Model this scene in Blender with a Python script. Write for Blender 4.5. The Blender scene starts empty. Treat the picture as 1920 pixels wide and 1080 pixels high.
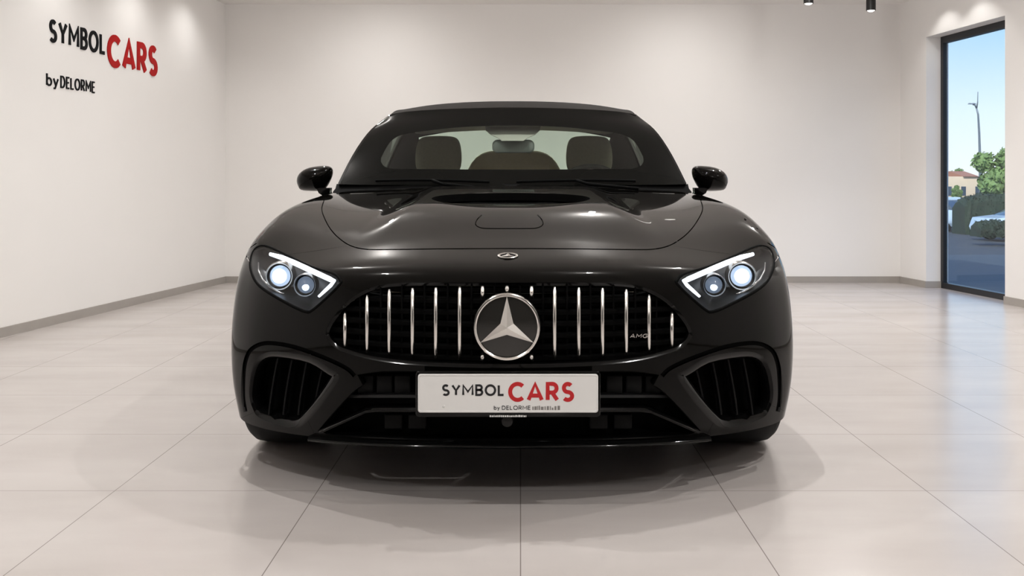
import bpy, bmesh, math, random
import numpy as np
from mathutils import Vector, Matrix
from mathutils.geometry import delaunay_2d_cdt
PI = math.pi
R = math.radians
random.seed(7)
sc = bpy.context.scene
COL = sc.collection

# ------------------------------------------------------------------ camera, sky, sun, exposure
CAM_H = 0.958           # eye height
FPX = 1950.0            # focal length in pixels of a 1920 wide frame
VX, VY = 976.0, 340.0   # vanishing point of the floor seams
cam_d = bpy.data.cameras.new('camera')
cam = bpy.data.objects.new('camera', cam_d); COL.objects.link(cam)
cam_d.sensor_width = 36.0
cam_d.lens = 36.0 * FPX / 1920.0
cam_d.shift_x = (960.0 - VX) / 1920.0
cam_d.shift_y = (VY - 540.0) / 1920.0
cam_d.clip_end = 500
cam.location = (0, 0, CAM_H)
cam.rotation_euler = (R(90), 0, 0)
sc.camera = cam

sc.view_settings.view_transform = 'Standard'
sc.view_settings.look = 'None'
sc.view_settings.gamma = 1.0
sc.view_settings.use_curve_mapping = False
sc.view_settings.exposure = 0.12

world = bpy.data.worlds.new('sky'); sc.world = world
world.use_nodes = True
wn = world.node_tree.nodes; wl = world.node_tree.links
wn.clear()
wo = wn.new('ShaderNodeOutputWorld'); wb = wn.new('ShaderNodeBackground')
wt = wn.new('ShaderNodeTexCoord'); ws = wn.new('ShaderNodeSeparateXYZ'); wr = wn.new('ShaderNodeValToRGB')
wl.new(wt.outputs['Generated'], ws.inputs[0]); wl.new(ws.outputs['Z'], wr.inputs[0])
wl.new(wr.outputs[0], wb.inputs[0]); wl.new(wb.outputs[0], wo.inputs[0])
cr = wr.color_ramp
cr.elements[0].position = 0.0; cr.elements[0].color = (1.0, 0.98, 0.97, 1)
cr.elements[1].position = 0.6; cr.elements[1].color = (0.12, 0.30, 0.75, 1)
e = cr.elements.new(0.06); e.color = (0.84, 0.93, 1.0, 1)
e = cr.elements.new(0.15); e.color = (0.40, 0.66, 0.92, 1)
wb.inputs[1].default_value = 1.15

sun_d = bpy.data.lights.new('sun', 'SUN'); sun_d.energy = 4.0; sun_d.angle = R(0.6); sun_d.color = (1, 0.93, 0.80)
sun = bpy.data.objects.new('sun', sun_d); COL.objects.link(sun)
sun.rotation_euler = (R(42), R(-30), 0)     # from the near left, so none enters the room

# ------------------------------------------------------------------ materials
def mat(name, col, rough=0.5, metal=0.0, spec=0.5, coat=0.0, coat_r=0.03, emit=None, estr=0.0):
    m = bpy.data.materials.new(name); m.use_nodes = True
    b = m.node_tree.nodes['Principled BSDF']
    b.inputs['Base Color'].default_value = (*col, 1)
    b.inputs['Roughness'].default_value = rough
    b.inputs['Metallic'].default_value = metal
    b.inputs['Specular IOR Level'].default_value = spec
    b.inputs['Coat Weight'].default_value = coat
    b.inputs['Coat Roughness'].default_value = coat_r
    if emit:
        b.inputs['Emission Color'].default_value = (*emit, 1)
        b.inputs['Emission Strength'].default_value = estr
    return m
def noisy(m, scale, amt, rough_amt=0.0, bump=0.0, detail=4, stretch=(1, 1, 1)):
    """soft variation of the base colour, roughness and height by a noise texture"""
    nt = m.node_tree; b = nt.nodes['Principled BSDF']
    tc = nt.nodes.new('ShaderNodeTexCoord'); mp = nt.nodes.new('ShaderNodeMapping'); n = nt.nodes.new('ShaderNodeTexNoise')
    mp.inputs['Scale'].default_value = stretch
    n.inputs['Scale'].default_value = scale; n.inputs['Detail'].default_value = detail
    nt.links.new(tc.outputs['Object'], mp.inputs[0]); nt.links.new(mp.outputs[0], n.inputs['Vector'])
    c = b.inputs['Base Color'].default_value[:3]
    mx = nt.nodes.new('ShaderNodeMix'); mx.data_type = 'RGBA'
    mx.inputs[6].default_value = (*[x * (1 - amt) for x in c], 1); mx.inputs[7].default_value = (*[min(1, x * (1 + amt)) for x in c], 1)
    nt.links.new(n.outputs['Fac'], mx.inputs[0]); nt.links.new(mx.outputs[2], b.inputs['Base Color'])
    if rough_amt:
        r0 = b.inputs['Roughness'].default_value
        mr = nt.nodes.new('ShaderNodeMapRange'); mr.inputs[3].default_value = r0 - rough_amt; mr.inputs[4].default_value = r0 + rough_amt
        nt.links.new(n.outputs['Fac'], mr.inputs[0]); nt.links.new(mr.outputs[0], b.inputs['Roughness'])
    if bump:
        bp = nt.nodes.new('ShaderNodeBump'); bp.inputs['Strength'].default_value = bump; bp.inputs['Distance'].default_value = 0.01
        nt.links.new(n.outputs['Fac'], bp.inputs['Height']); nt.links.new(bp.outputs[0], b.inputs['Normal'])
    return m
def glass(name, tint, gloss=1.0, ior=1.5):
    """thin pane: tinted see-through with a Fresnel reflection"""
    m = bpy.data.materials.new(name); m.use_nodes = True
    nt = m.node_tree; nt.nodes.clear()
    o = nt.nodes.new('ShaderNodeOutputMaterial'); mx = nt.nodes.new('ShaderNodeMixShader')
    t = nt.nodes.new('ShaderNodeBsdfTransparent'); g = nt.nodes.new('ShaderNodeBsdfGlossy'); f = nt.nodes.new('ShaderNodeFresnel')
    t.inputs[0].default_value = (*tint, 1); g.inputs['Roughness'].default_value = 0.01; g.inputs[0].default_value = (gloss, gloss, gloss, 1)
    geo = nt.nodes.new('ShaderNodeNewGeometry'); mi = nt.nodes.new('ShaderNodeMapRange')   # the Fresnel node inverts the index on back faces
    mi.inputs[3].default_value = ior; mi.inputs[4].default_value = 1.0 / ior
    nt.links.new(geo.outputs['Backfacing'], mi.inputs[0]); nt.links.new(mi.outputs[0], f.inputs[0])
    nt.links.new(f.outputs[0], mx.inputs[0]); nt.links.new(t.outputs[0], mx.inputs[1]); nt.links.new(g.outputs[0], mx.inputs[2])
    nt.links.new(mx.outputs[0], o.inputs[0])
    return m

M = {}
M['wall'] = noisy(mat('wall_paint', (0.87, 0.845, 0.82), 0.62, spec=0.3), 3.0, 0.012)
M['ceiling'] = mat('ceiling_paint', (0.87, 0.84, 0.81), 0.8, spec=0.2)
M['baseboard'] = noisy(mat('baseboard_stone', (0.36, 0.33, 0.30), 0.45), 9, 0.08)
M['unseen_wall'] = noisy(mat('dark_unseen_wall', (0.10, 0.095, 0.09), 0.6), 2, 0.1)  # unseen wall, made dark so the car's front reflects less light
M['jamb'] = mat('window_reveal_paint', (0.80, 0.80, 0.80), 0.6, spec=0.3)
M['frame'] = mat('dark_aluminium', (0.016, 0.017, 0.02), 0.35, 0.3)
M['pane'] = glass('window_pane', (0.90, 0.95, 0.98), 0.8, 1.3)
M['paint'] = mat('black_car_paint', (0.0022, 0.0020, 0.0017), 0.45, 0.0, 0.0, 1.0, 0.02)
M['paint'].node_tree.nodes['Principled BSDF'].inputs['Coat IOR'].default_value = 1.23
M['gloss'] = mat('gloss_black_plastic', (0.003, 0.003, 0.003), 0.10, 0.0, 0.22)
M['satin'] = mat('satin_black_plastic', (0.007, 0.007, 0.007), 0.45, 0.0, 0.4)
M['void'] = mat('matt_black_plastic', (0.0025, 0.0025, 0.0025), 0.7, 0.0, 0.03)
M['rubber'] = noisy(mat('tyre_rubber', (0.012, 0.012, 0.012), 0.75, spec=0.3), 60, 0.2)
M['rim'] = mat('dark_alloy', (0.05, 0.05, 0.055), 0.3, 0.9)
M['chrome'] = noisy(mat('brushed_chrome', (0.80, 0.78, 0.75), 0.22, 1.0), 90, 0.06, 0.06)
M['flap'] = mat('matt_flap_plastic', (0.006, 0.006, 0.006), 0.6, 0, 0.15)
M['star'] = mat('polished_chrome', (0.83, 0.81, 0.78), 0.17, 1.0)
M['radar'] = mat('smoked_badge_glass', (0.018, 0.017, 0.015), 0.10, 0, 0.7)
M['frit'] = mat('black_glass_border', (0.0045, 0.0045, 0.004), 0.03, 0, 0.04)
M['wind'] = glass('green_tinted_glass', (0.92, 0.99, 0.93), 0.8, 1.38)
M['sideglass'] = glass('dark_side_glass', (0.10, 0.11, 0.10), 0.6, 1.4)
M['rearglass'] = glass('rear_window_glass', (0.60, 0.70, 0.64), 0.6, 1.3)
M['lens'] = glass('headlight_lens', (0.93, 0.95, 0.97), 0.7, 1.35)
M['fabric'] = noisy(mat('soft_top_fabric', (0.021, 0.018, 0.016), 0.9, spec=0.15), 500, 0.3, 0, 0.15)
M['leather'] = noisy(mat('dark_brown_leather', (0.52, 0.48, 0.37), 0.55), 80, 0.15)
M['mirrorback'] = mat('grey_mirror_shell', (0.20, 0.22, 0.21), 0.4)
M['tan'] = noisy(mat('tan_leather', (0.95, 0.78, 0.54), 0.5), 60, 0.1)
M['trim'] = mat('dark_cabin_trim', (0.03, 0.03, 0.026), 0.6)
M['headliner'] = mat('headliner_cloth', (0.42, 0.41, 0.37), 0.9)
M['plate'] = noisy(mat('plate_white', (0.80, 0.79, 0.77), 0.35), 30, 0.02)
M['ink'] = mat('black_lettering', (0.012, 0.012, 0.014), 0.4)
M['redink'] = mat('red_lettering', (0.52, 0.012, 0.016), 0.4)
M['signblack'] = mat('black_sign_acrylic', (0.006, 0.006, 0.007), 0.5, 0, 0.08)
M['signred'] = mat('red_sign_acrylic', (0.40, 0.008, 0.008), 0.5, 0, 0.10)
M['silver'] = mat('silver_housing', (0.34, 0.33, 0.32), 0.28, 0.9)
M['lamphouse'] = mat('headlight_inner_black', (0.028, 0.030, 0.034), 0.28, 0.5)
M['drl'] = mat('daytime_light_strip', (0.9, 0.95, 1.0), 0.3, emit=(0.86, 0.93, 1.0), estr=1.5)
M['beam'] = mat('projector_lit', (0.9, 0.95, 1.0), 0.2, emit=(0.80, 0.91, 1.0), estr=1.8)
M['beam_dim'] = mat('projector_dim', (0.03, 0.04, 0.06), 0.12, 0.0, emit=(0.55, 0.70, 0.95), estr=0.22)
M['beam_halo'] = mat('projector_halo', (0.2, 0.3, 0.5), 0.12, emit=(0.62, 0.78, 1.0), estr=0.8)
M['beam_core'] = mat('projector_core', (0.7, 0.8, 0.95), 0.12, emit=(0.70, 0.84, 1.0), estr=1.3)
M['fixture'] = mat('black_lamp_body', (0.008, 0.008, 0.008), 0.4)
M['lampface'] = mat('lamp_face', (1, 0.98, 0.95), 0.4, emit=(1, 0.96, 0.90), estr=3.0)
M['whitetrim'] = mat('white_lamp_ring', (0.8, 0.79, 0.77), 0.5)

def floor_material():
    m = mat('porcelain_tile', (0.60, 0.54, 0.51), 0.24, spec=0.5)
    nt = m.node_tree; b = nt.nodes['Principled BSDF']
    tc = nt.nodes.new('ShaderNodeTexCoord'); mp = nt.nodes.new('ShaderNodeMapping')
    mp.inputs['Location'].default_value = (0.628 * 20 , -3.22 + 0.72 * 20, 0)
    nt.links.new(tc.outputs['Object'], mp.inputs[0])
    br = nt.nodes.new('ShaderNodeTexBrick')
    br.offset = 0.0; br.squash = 1.0
    br.inputs['Scale'].default_value = 1.0; br.inputs['Mortar Size'].default_value = 0.0016; br.inputs['Mortar Smooth'].default_value = 0.3
    br.inputs['Brick Width'].default_value = 0.628; br.inputs['Row Height'].default_value = 0.72; br.inputs['Bias'].default_value = 0
    br.inputs['Color1'].default_value = (0.98, 0.98, 0.98, 1); br.inputs['Color2'].default_value = (1.0, 1.0, 1.0, 1)
    br.inputs['Mortar'].default_value = (0.42, 0.40, 0.39, 1)
    nt.links.new(mp.outputs[0], br.inputs['Vector'])
    n1 = nt.nodes.new('ShaderNodeTexNoise'); n1.inputs['Scale'].default_value = 1.6; n1.inputs['Detail'].default_value = 8
    mp2 = nt.nodes.new('ShaderNodeMapping'); mp2.inputs['Scale'].default_value = (0.7, 1.8, 1)
    nt.links.new(tc.outputs['Object'], mp2.inputs[0]); nt.links.new(mp2.outputs[0], n1.inputs['Vector'])
    r1 = nt.nodes.new('ShaderNodeValToRGB')
    r1.color_ramp.elements[0].position = 0.3; r1.color_ramp.elements[0].color = (0.470, 0.430, 0.408, 1)
    r1.color_ramp.elements[1].position = 0.72; r1.color_ramp.elements[1].color = (0.545, 0.505, 0.485, 1)
    nt.links.new(n1.outputs['Fac'], r1.inputs[0])
    mul = nt.nodes.new('ShaderNodeMix'); mul.data_type = 'RGBA'; mul.blend_type = 'MULTIPLY'; mul.inputs[0].default_value = 1
    nt.links.new(r1.outputs[0], mul.inputs[6]); nt.links.new(br.outputs['Color'], mul.inputs[7])
    nt.links.new(mul.outputs[2], b.inputs['Base Color'])
    mr = nt.nodes.new('ShaderNodeMapRange'); mr.inputs[3].default_value = 0.17; mr.inputs[4].default_value = 0.27
    nt.links.new(n1.outputs['Fac'], mr.inputs[0]); nt.links.new(mr.outputs[0], b.inputs['Roughness'])
    return m
M['floor'] = floor_material()

# ------------------------------------------------------------------ mesh helpers
def link(name, me, m, parent=None, smooth=True):
    o = bpy.data.objects.new(name, me); COL.objects.link(o)
    if m is not None:
        for x in (m if isinstance(m, (list, tuple)) else [m]): me.materials.append(x)
    if parent is not None: o.parent = parent
    if smooth: me.shade_smooth()
    return o
def obj(name, bm, m, parent=None, smooth=True, angle=None):
    me = bpy.data.meshes.new(name); bmesh.ops.recalc_face_normals(bm, faces=bm.faces[:]); bm.to_mesh(me); bm.free()
    o = link(name, me, m, parent, smooth)
    if smooth and angle is not None: me.set_sharp_from_angle(angle=R(angle))
    return o
def tag(o, label=None, cat=None, group=None, kind=None):
    if label: o['label'] = label
    if cat: o['category'] = cat
    if group: o['group'] = group
    if kind: o['kind'] = kind
    return o
def empty(name, loc, label=None, cat=None, group=None, kind=None):
    o = bpy.data.objects.new(name, None); COL.objects.link(o); o.location = loc; o.empty_display_size = 0.2
    return tag(o, label, cat, group, kind)
def box(bm, x0, x1, y0, y1, z0, z1, bev=0.0):
    vs = [bm.verts.new((x, y, z)) for x in (x0, x1) for y in (y0, y1) for z in (z0, z1)]
    fs = [bm.faces.new([vs[i] for i in q]) for q in ((0, 1, 3, 2), (4, 6, 7, 5), (0, 4, 5, 1), (2, 3, 7, 6), (0, 2, 6, 4), (1, 5, 7, 3))]
    if bev:
        es = list({e for f in fs for e in f.edges})
        bmesh.ops.bevel(bm, geom=es, offset=bev, segments=3, profile=0.5, affect='EDGES')
def prism(bm, pts, z0, z1):
    """vertical prism over a plan polygon"""
    a = [bm.verts.new((x, y, z0)) for x, y in pts]; b = [bm.verts.new((x, y, z1)) for x, y in pts]
    n = len(pts)
    bm.faces.new(a[::-1]); bm.faces.new(b)
    for i in range(n): bm.faces.new((a[i], a[(i + 1) % n], b[(i + 1) % n], b[i]))
def tube(bm, pts, r, n=8, closed=False, flat=1.0, cap=True):
    """tube along points; r is a number or a list; flat squashes it in its second direction"""
    P = [Vector(p) for p in pts]; k = len(P); rings = []
    prev = None
    for i in range(k):
        if closed: t = (P[(i + 1) % k] - P[i - 1])
        else: t = P[min(i + 1, k - 1)] - P[max(i - 1, 0)]
        t.normalize()
        ref = Vector((0, 1, 0)) if abs(t.y) < 0.9 else Vector((0, 0, 1))
        if prev is None: a = t.cross(ref).normalized()
        else: a = (prev - t * prev.dot(t)).normalized()
        prev = a
        b = t.cross(a).normalized()
        rr = r[i] if isinstance(r, (list, tuple)) else r
        rings.append([bm.verts.new(P[i] + (a * math.cos(2 * PI * j / n) + b * math.sin(2 * PI * j / n) * flat) * rr) for j in range(n)])
    for i in range(k if closed else k - 1):
        A, B = rings[i], rings[(i + 1) % k]
        for j in range(n): bm.faces.new((A[j], A[(j + 1) % n], B[(j + 1) % n], B[j]))
    if not closed and cap:
        bm.faces.new(rings[0][::-1]); bm.faces.new(rings[-1])
def lathe(bm, prof, axis='x', center=(0, 0, 0), n=48, cap=True):
    """revolve (radius, along) pairs about an axis through center"""
    c = Vector(center); rings = []
    for (r, h) in prof:
        ring = []
        for j in range(n):
            a = 2 * PI * j / n; u, v = r * math.cos(a), r * math.sin(a)
            p = {'x': (h, u, v), 'y': (u, h, v), 'z': (u, v, h)}[axis]
            ring.append(bm.verts.new(c + Vector(p)))
        rings.append(ring)
    for A, B in zip(rings, rings[1:]):
        for j in range(n): bm.faces.new((A[j], A[(j + 1) % n], B[(j + 1) % n], B[j]))
    if cap: bm.faces.new(rings[0][::-1]); bm.faces.new(rings[-1])
def loft(bm, rings, cap=True, closed=True):
    V = [[bm.verts.new(p) for p in r] for r in rings]; n = len(V[0])
    for A, B in zip(V, V[1:]):
        for j in range(n if closed else n - 1): bm.faces.new((A[j], A[(j + 1) % n], B[(j + 1) % n], B[j]))
    if cap and closed: bm.faces.new(V[0][::-1]); bm.faces.new(V[-1])
    return V

# ------------------------------------------------------------------ spline surfaces
def bspline_ctrl(D, axis):
    """control points of the cubic B-spline that passes through D along axis (natural ends)"""
    D = np.moveaxis(np.asarray(D, float), axis, 0); n = D.shape[0]
    A = np.zeros((n + 2, n + 2)); rhs = np.zeros((n + 2,) + D.shape[1:])
    A[0, :3] = (1, -2, 1); A[-1, -3:] = (1, -2, 1)
    for i in range(n): A[i + 1, i:i + 3] = (1 / 6, 4 / 6, 1 / 6); rhs[i + 1] = D[i]
    C = np.linalg.solve(A, rhs.reshape(n + 2, -1)).reshape(rhs.shape)
    return np.moveaxis(C, 0, axis)
def basis(t):
    return np.stack([(1 - t) ** 3 / 6, (3 * t ** 3 - 6 * t ** 2 + 4) / 6, (-3 * t ** 3 + 3 * t ** 2 + 3 * t + 1) / 6, t ** 3 / 6], -1)
class Surf:
    """bicubic patch through a grid of points; mirrored about x = 0 when sym"""
    def __init__(s, rows, sym=True, disp=None):
        D = np.array(rows, float)                       # (nt, nu, 3)
        s.off = 0
        if sym:
            L = D[:, :0:-1, :].copy(); L[..., 0] *= -1
            s.off = D.shape[1] - 1
            D = np.concatenate([L, D], 1)
        s.nt, s.nu = D.shape[0], D.shape[1]
        s.C = bspline_ctrl(bspline_ctrl(D, 0), 1); s.disp = disp
    def raw(s, u, t):
        u = np.asarray(u, float) + s.off; t = np.asarray(t, float)
        iu = np.clip(np.floor(u).astype(int), 0, s.nu - 2); it = np.clip(np.floor(t).astype(int), 0, s.nt - 2)
        bu = basis(u - iu); bt = basis(t - it)
        P = 0
        for a in range(4):
            for b in range(4):
                P = P + (bt[..., a] * bu[..., b])[..., None] * s.C[it + a, iu + b]
        return P
    def __call__(s, u, t):
        P = s.raw(u, t)
        if s.disp is not None: P = s.disp(P)
        return P
    def normal(s, u, t, h=0.004):
        a = s(u + h, t) - s(u - h, t); b = s(u, t + h) - s(u, t - h)
        n = np.cross(a, b); n /= np.linalg.norm(n, axis=-1, keepdims=True) + 1e-12
        return n
def smooth_closed(pts, k=4):
    """rounded closed outline through points"""
    P = [np.array(p, float) for p in pts]; n = len(P); out = []
    for i in range(n):
        a, b, c, d = P[i - 1], P[i], P[(i + 1) % n], P[(i + 2) % n]
        for j in range(k):
            t = j / k
            out.append(0.5 * (2 * b + (c - a) * t + (2 * a - 5 * b + 4 * c - d) * t * t + (3 * b - a - 3 * c + d) * t ** 3))
    return out
def smooth_open(pts, k=4):
    P = [np.array(p, float) for p in pts]; P = [2 * P[0] - P[1]] + P + [2 * P[-1] - P[-2]]; out = []
    for i in range(1, len(P) - 2):
        a, b, c, d = P[i - 1:i + 3]
        for j in range(k):
            t = j / k
            out.append(0.5 * (2 * b + (c - a) * t + (2 * a - 5 * b + 4 * c - d) * t * t + (3 * b - a - 3 * c + d) * t ** 3))
    out.append(P[-2]); return out
def band(path, w):
    """closed polygon of a band of width w round an open path"""
    P = [np.array(p, float) for p in path]; L, Rr = [], []
    for i in range(len(P)):
        t = P[min(i + 1, len(P) - 1)] - P[max(i - 1, 0)]; t /= np.linalg.norm(t) + 1e-9
        n = np.array((-t[1], t[0])) * w / 2
        L.append(P[i] + n); Rr.append(P[i] - n)
    return L + Rr[::-1]
def inside(poly, x, y):
    """vectorised point in polygon"""
    poly = np.asarray(poly); x = np.asarray(x); y = np.asarray(y); r = np.zeros(x.shape, bool); n = len(poly)
    for i in range(n):
        x1, y1 = poly[i]; x2, y2 = poly[(i + 1) % n]
        c = ((y1 > y) != (y2 > y)) & (x < (x2 - x1) * (y - y1) / ((y2 - y1) if y2 != y1 else 1e-12) + x1)
        r ^= c
    return r

# ------------------------------------------------------------------ the room
ZC = 2.632                      # ceiling height
YB = 9.83                       # back wall
YF = -2.6                       # wall behind the viewer
def XL(y): return -2.79 - 0.116 * (YB - y)
def XR(y): return 3.59 + 0.118 * (YB - y)
T = 0.28
bm = bmesh.new(); prism(bm, [(XL(YF) - T, YF - T), (XR(YF) + T, YF - T), (XR(YB) + 0.20, YB + T), (XL(YB) - T, YB + T)], -0.12, 0.0)
tag(obj('floor', bm, M['floor'], smooth=False), kind='structure')
bm = bmesh.new(); prism(bm, [(XL(YF) - T, YF - T), (XR(YF) + T, YF - T), (XR(YB) + T, YB + T), (XL(YB) - T, YB + T)], ZC, ZC + 0.2)
tag(obj('ceiling', bm, M['ceiling'], smooth=False), kind='structure')
bm = bmesh.new(); prism(bm, [(XL(YF), YF), (XL(YB), YB), (XL(YB) - T, YB), (XL(YF) - T, YF)], 0, ZC)
tag(obj('wall_left', bm, M['wall'], smooth=False), kind='structure')
bm = bmesh.new(); prism(bm, [(XL(YB) - T, YB), (XR(YB) + T, YB), (XR(YB) + T, YB + T), (XL(YB) - T, YB + T)], 0, ZC)
tag(obj('wall_back', bm, M['wall'], smooth=False), kind='structure')
bm = bmesh.new(); prism(bm, [(XL(YF) - T, YF - T), (XR(YF) + T, YF - T), (XR(YF) + T, YF), (XL(YF) - T, YF)], 0, ZC)
tag(obj('wall_front', bm, M['unseen_wall'], smooth=False), kind='structure')
W0, W1, WT = 8.136, 9.35, 2.255   # window opening along the right wall
WD = 0.20                         # wall thickness there
def rw(y, t): return (XR(y) + t, y)
bm = bmesh.new()
prism(bm, [rw(YF, 0), rw(YF, WD), rw(W0, WD), rw(W0, 0)], 0, ZC)
prism(bm, [rw(W1, 0), rw(W1, WD), rw(YB, WD), rw(YB, 0)], 0, ZC)
prism(bm, [rw(W0, 0), rw(W0, WD), rw(W1, WD), rw(W1, 0)], WT, ZC)
tag(obj('wall_right', bm, M['wall'], smooth=False), kind='structure')
BH, BT = 0.060, 0.012
bm = bmesh.new(); prism(bm, [(XL(YF), YF), (XL(YF) + BT, YF), (XL(YB) + BT, YB), (XL(YB), YB)], 0, BH)
tag(obj('baseboard_left', bm, M['baseboard'], smooth=False), kind='structure')
bm = bmesh.new(); prism(bm, [(XL(YB), YB), (XL(YB), YB - BT), (XR(YB), YB - BT), (XR(YB), YB)], 0, BH)
tag(obj('baseboard_back', bm, M['baseboard'], smooth=False), kind='structure')
bm = bmesh.new()
prism(bm, [rw(YF, 0), rw(YF, -BT), rw(W0, -BT), rw(W0, 0)], 0, BH)
prism(bm, [rw(W1 - BT, -BT), rw(YB, -BT), rw(YB, 0), rw(W1, 0), rw(W1, 0.128), rw(W1 - BT, 0.128)], 0, BH)
tag(obj('baseboard_right', bm, M['baseboard'], smooth=False), kind='structure')
# the window: four frame bars and a pane
F0 = 0.13
bm = bmesh.new()
prism(bm, [rw(W0, F0), rw(W0, F0 + .06), rw(W1, F0 + .06), rw(W1, F0)], 0.0, 0.050)
prism(bm, [rw(W0, F0), rw(W0, F0 + .06), rw(W1, F0 + .06), rw(W1, F0)], WT - 0.058, WT)
prism(bm, [rw(W1 - .045, F0), rw(W1 - .045, F0 + .035), rw(W1, F0 + .035), rw(W1, F0)], 0.05, WT - .058)
prism(bm, [rw(W0, F0), rw(W0, F0 + .06), rw(W0 + .05, F0 + .06), rw(W0 + .05, F0)], 0.05, WT - .058)
win = tag(obj('window_1', bm, M['frame'], smooth=False), 'tall dark-framed window reaching the floor in the right wall', None, kind='structure')
bm = bmesh.new(); prism(bm, [rw(W0 + .04, F0 + .015), rw(W0 + .04, F0 + .021), rw(W1 - .04, F0 + .021), rw(W1 - .04, F0 + .015)], 0.04, WT - .05)
obj('window_pane', bm, M['pane'], win, smooth=False)

# ------------------------------------------------------------------ lamps
def spot(loc, energy, size=120, blend=0.8, rad=0.04, aim=(0, 0, -1), col=(1, 0.985, 0.965), parent=None):
    d = bpy.data.lights.new('lamp_light', 'SPOT'); d.energy = energy; d.spot_size = R(size); d.spot_blend = blend
    d.shadow_soft_size = rad; d.color = col
    o = bpy.data.objects.new('lamp_light', d); COL.objects.link(o)
    o.rotation_euler = Vector(aim).to_track_quat('-Z', 'Y').to_euler()
    if parent is not None: o.parent = parent
    o.location = loc
    return o
def cylinder_light(x, y, zb, label, energy=22):
    """black cylinder ceiling spotlight; zb is its lower rim"""
    t = empty('ceiling_spotlight', (x, y, ZC), label, 'ceiling light', 'black cylinder ceiling lights')
    r = 0.038
    bm = bmesh.new(); lathe(bm, [(0.045, 0), (0.045, -0.012), (0.02, -0.014), (0.02, -0.03), (r - .002, -0.032), (r, -0.036), (r, zb - ZC), (r - .004, zb - ZC), (r - .005, zb - ZC + 0.02)], 'z')
    obj('lamp_body', bm, M['fixture'], t, angle=35)
    bm = bmesh.new(); lathe(bm, [(0.001, zb - ZC - 0.010), (0.014, zb - ZC - 0.009), (0.026, zb - ZC - 0.003), (r - .006, zb - ZC + 0.004), (r - .006, zb - ZC + 0.012)], 'z')
    obj('lamp_face', bm, M['lampface'], t)['label'] = 'glowing white lamp lens'
    spot((0, 0, zb - ZC - 0.03), energy, 95, 0.6, 0.03, parent=t)
cylinder_light(2.276, 8.22, 2.362, 'left of the two black cylinder spotlights hanging near the window')
cylinder_light(2.864, 8.50, 2.353, 'right of the two black cylinder spotlights hanging near the window')
def downlight(x, y, label, energy, size, blend, aim=(0, 0, -1), fill=0):
    """recessed lamp with a white ring"""
    t = empty('recessed_downlight', (x, y, ZC), label, 'ceiling light', 'recessed downlights')
    bm = bmesh.new(); lathe(bm, [(0.055, 0), (0.055, -0.004), (0.044, -0.006), (0.040, -0.002)], 'z', n=24); obj('lamp_ring', bm, M['whitetrim'], t, angle=35)
    bm = bmesh.new(); lathe(bm, [(0.038, -0.003), (0.037, -0.006), (0.02, -0.009), (0.001, -0.010)], 'z', n=24); obj('lamp_face', bm, M['lampface'], t)
    spot((0, 0, -0.02), energy, size, blend, 0.016, aim, parent=t)
    if fill:                                    # added point light, there to brighten the upper walls and ceiling
        d = bpy.data.lights.new('added_fill', 'POINT'); d.energy = fill; d.shadow_soft_size = 0.03; d.color = (1, 0.985, 0.965)
        o = bpy.data.objects.new('added_fill', d); COL.objects.link(o); o.parent = t; o.location = (0, 0, -0.10)
ORD = ('first', 'second', 'third', 'fourth', 'fifth', 'sixth')
for k, y in enumerate((8.90, 7.95, 6.85, 5.6, 4.3, 3.0)):
    downlight(XL(y) + 0.40, y, 'recessed downlight along the left wall, %s from the back' % ORD[k], 10, 130, 1.0, (-0.22, 0, -1))
for x in (-1.30, 1.50):
    downlight(x, 8.75, 'recessed downlight before the back wall, on the %s' % ('left' if x < 0 else 'right'), 27, 140, 1.0, (0, 0.55, -1))
for k, y in enumerate((8.95, 8.45, 6.9, 5.6)):
    downlight(XR(y) - 0.33, y, 'recessed downlight along the window wall, %s from the back' % ORD[k], 6 if y > 8 else 22, 100, 0.5, (0.25, 0, -1))
for k, y in enumerate((7.3, 5.6, 3.9, 2.0, 0.1)):
    for x in ((-1.45, 1.50) if k % 2 else (-1.25, 0.6, 2.3)):
        downlight(x, y, 'recessed downlight in mid ceiling, %s row from the back, %s' % (ORD[k], 'left' if x < -1 else 'right' if x > 1 else 'centre'), 66 if y > 1 else 62, 172, 1.0, fill=7 if y > 1 else 4)

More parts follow.
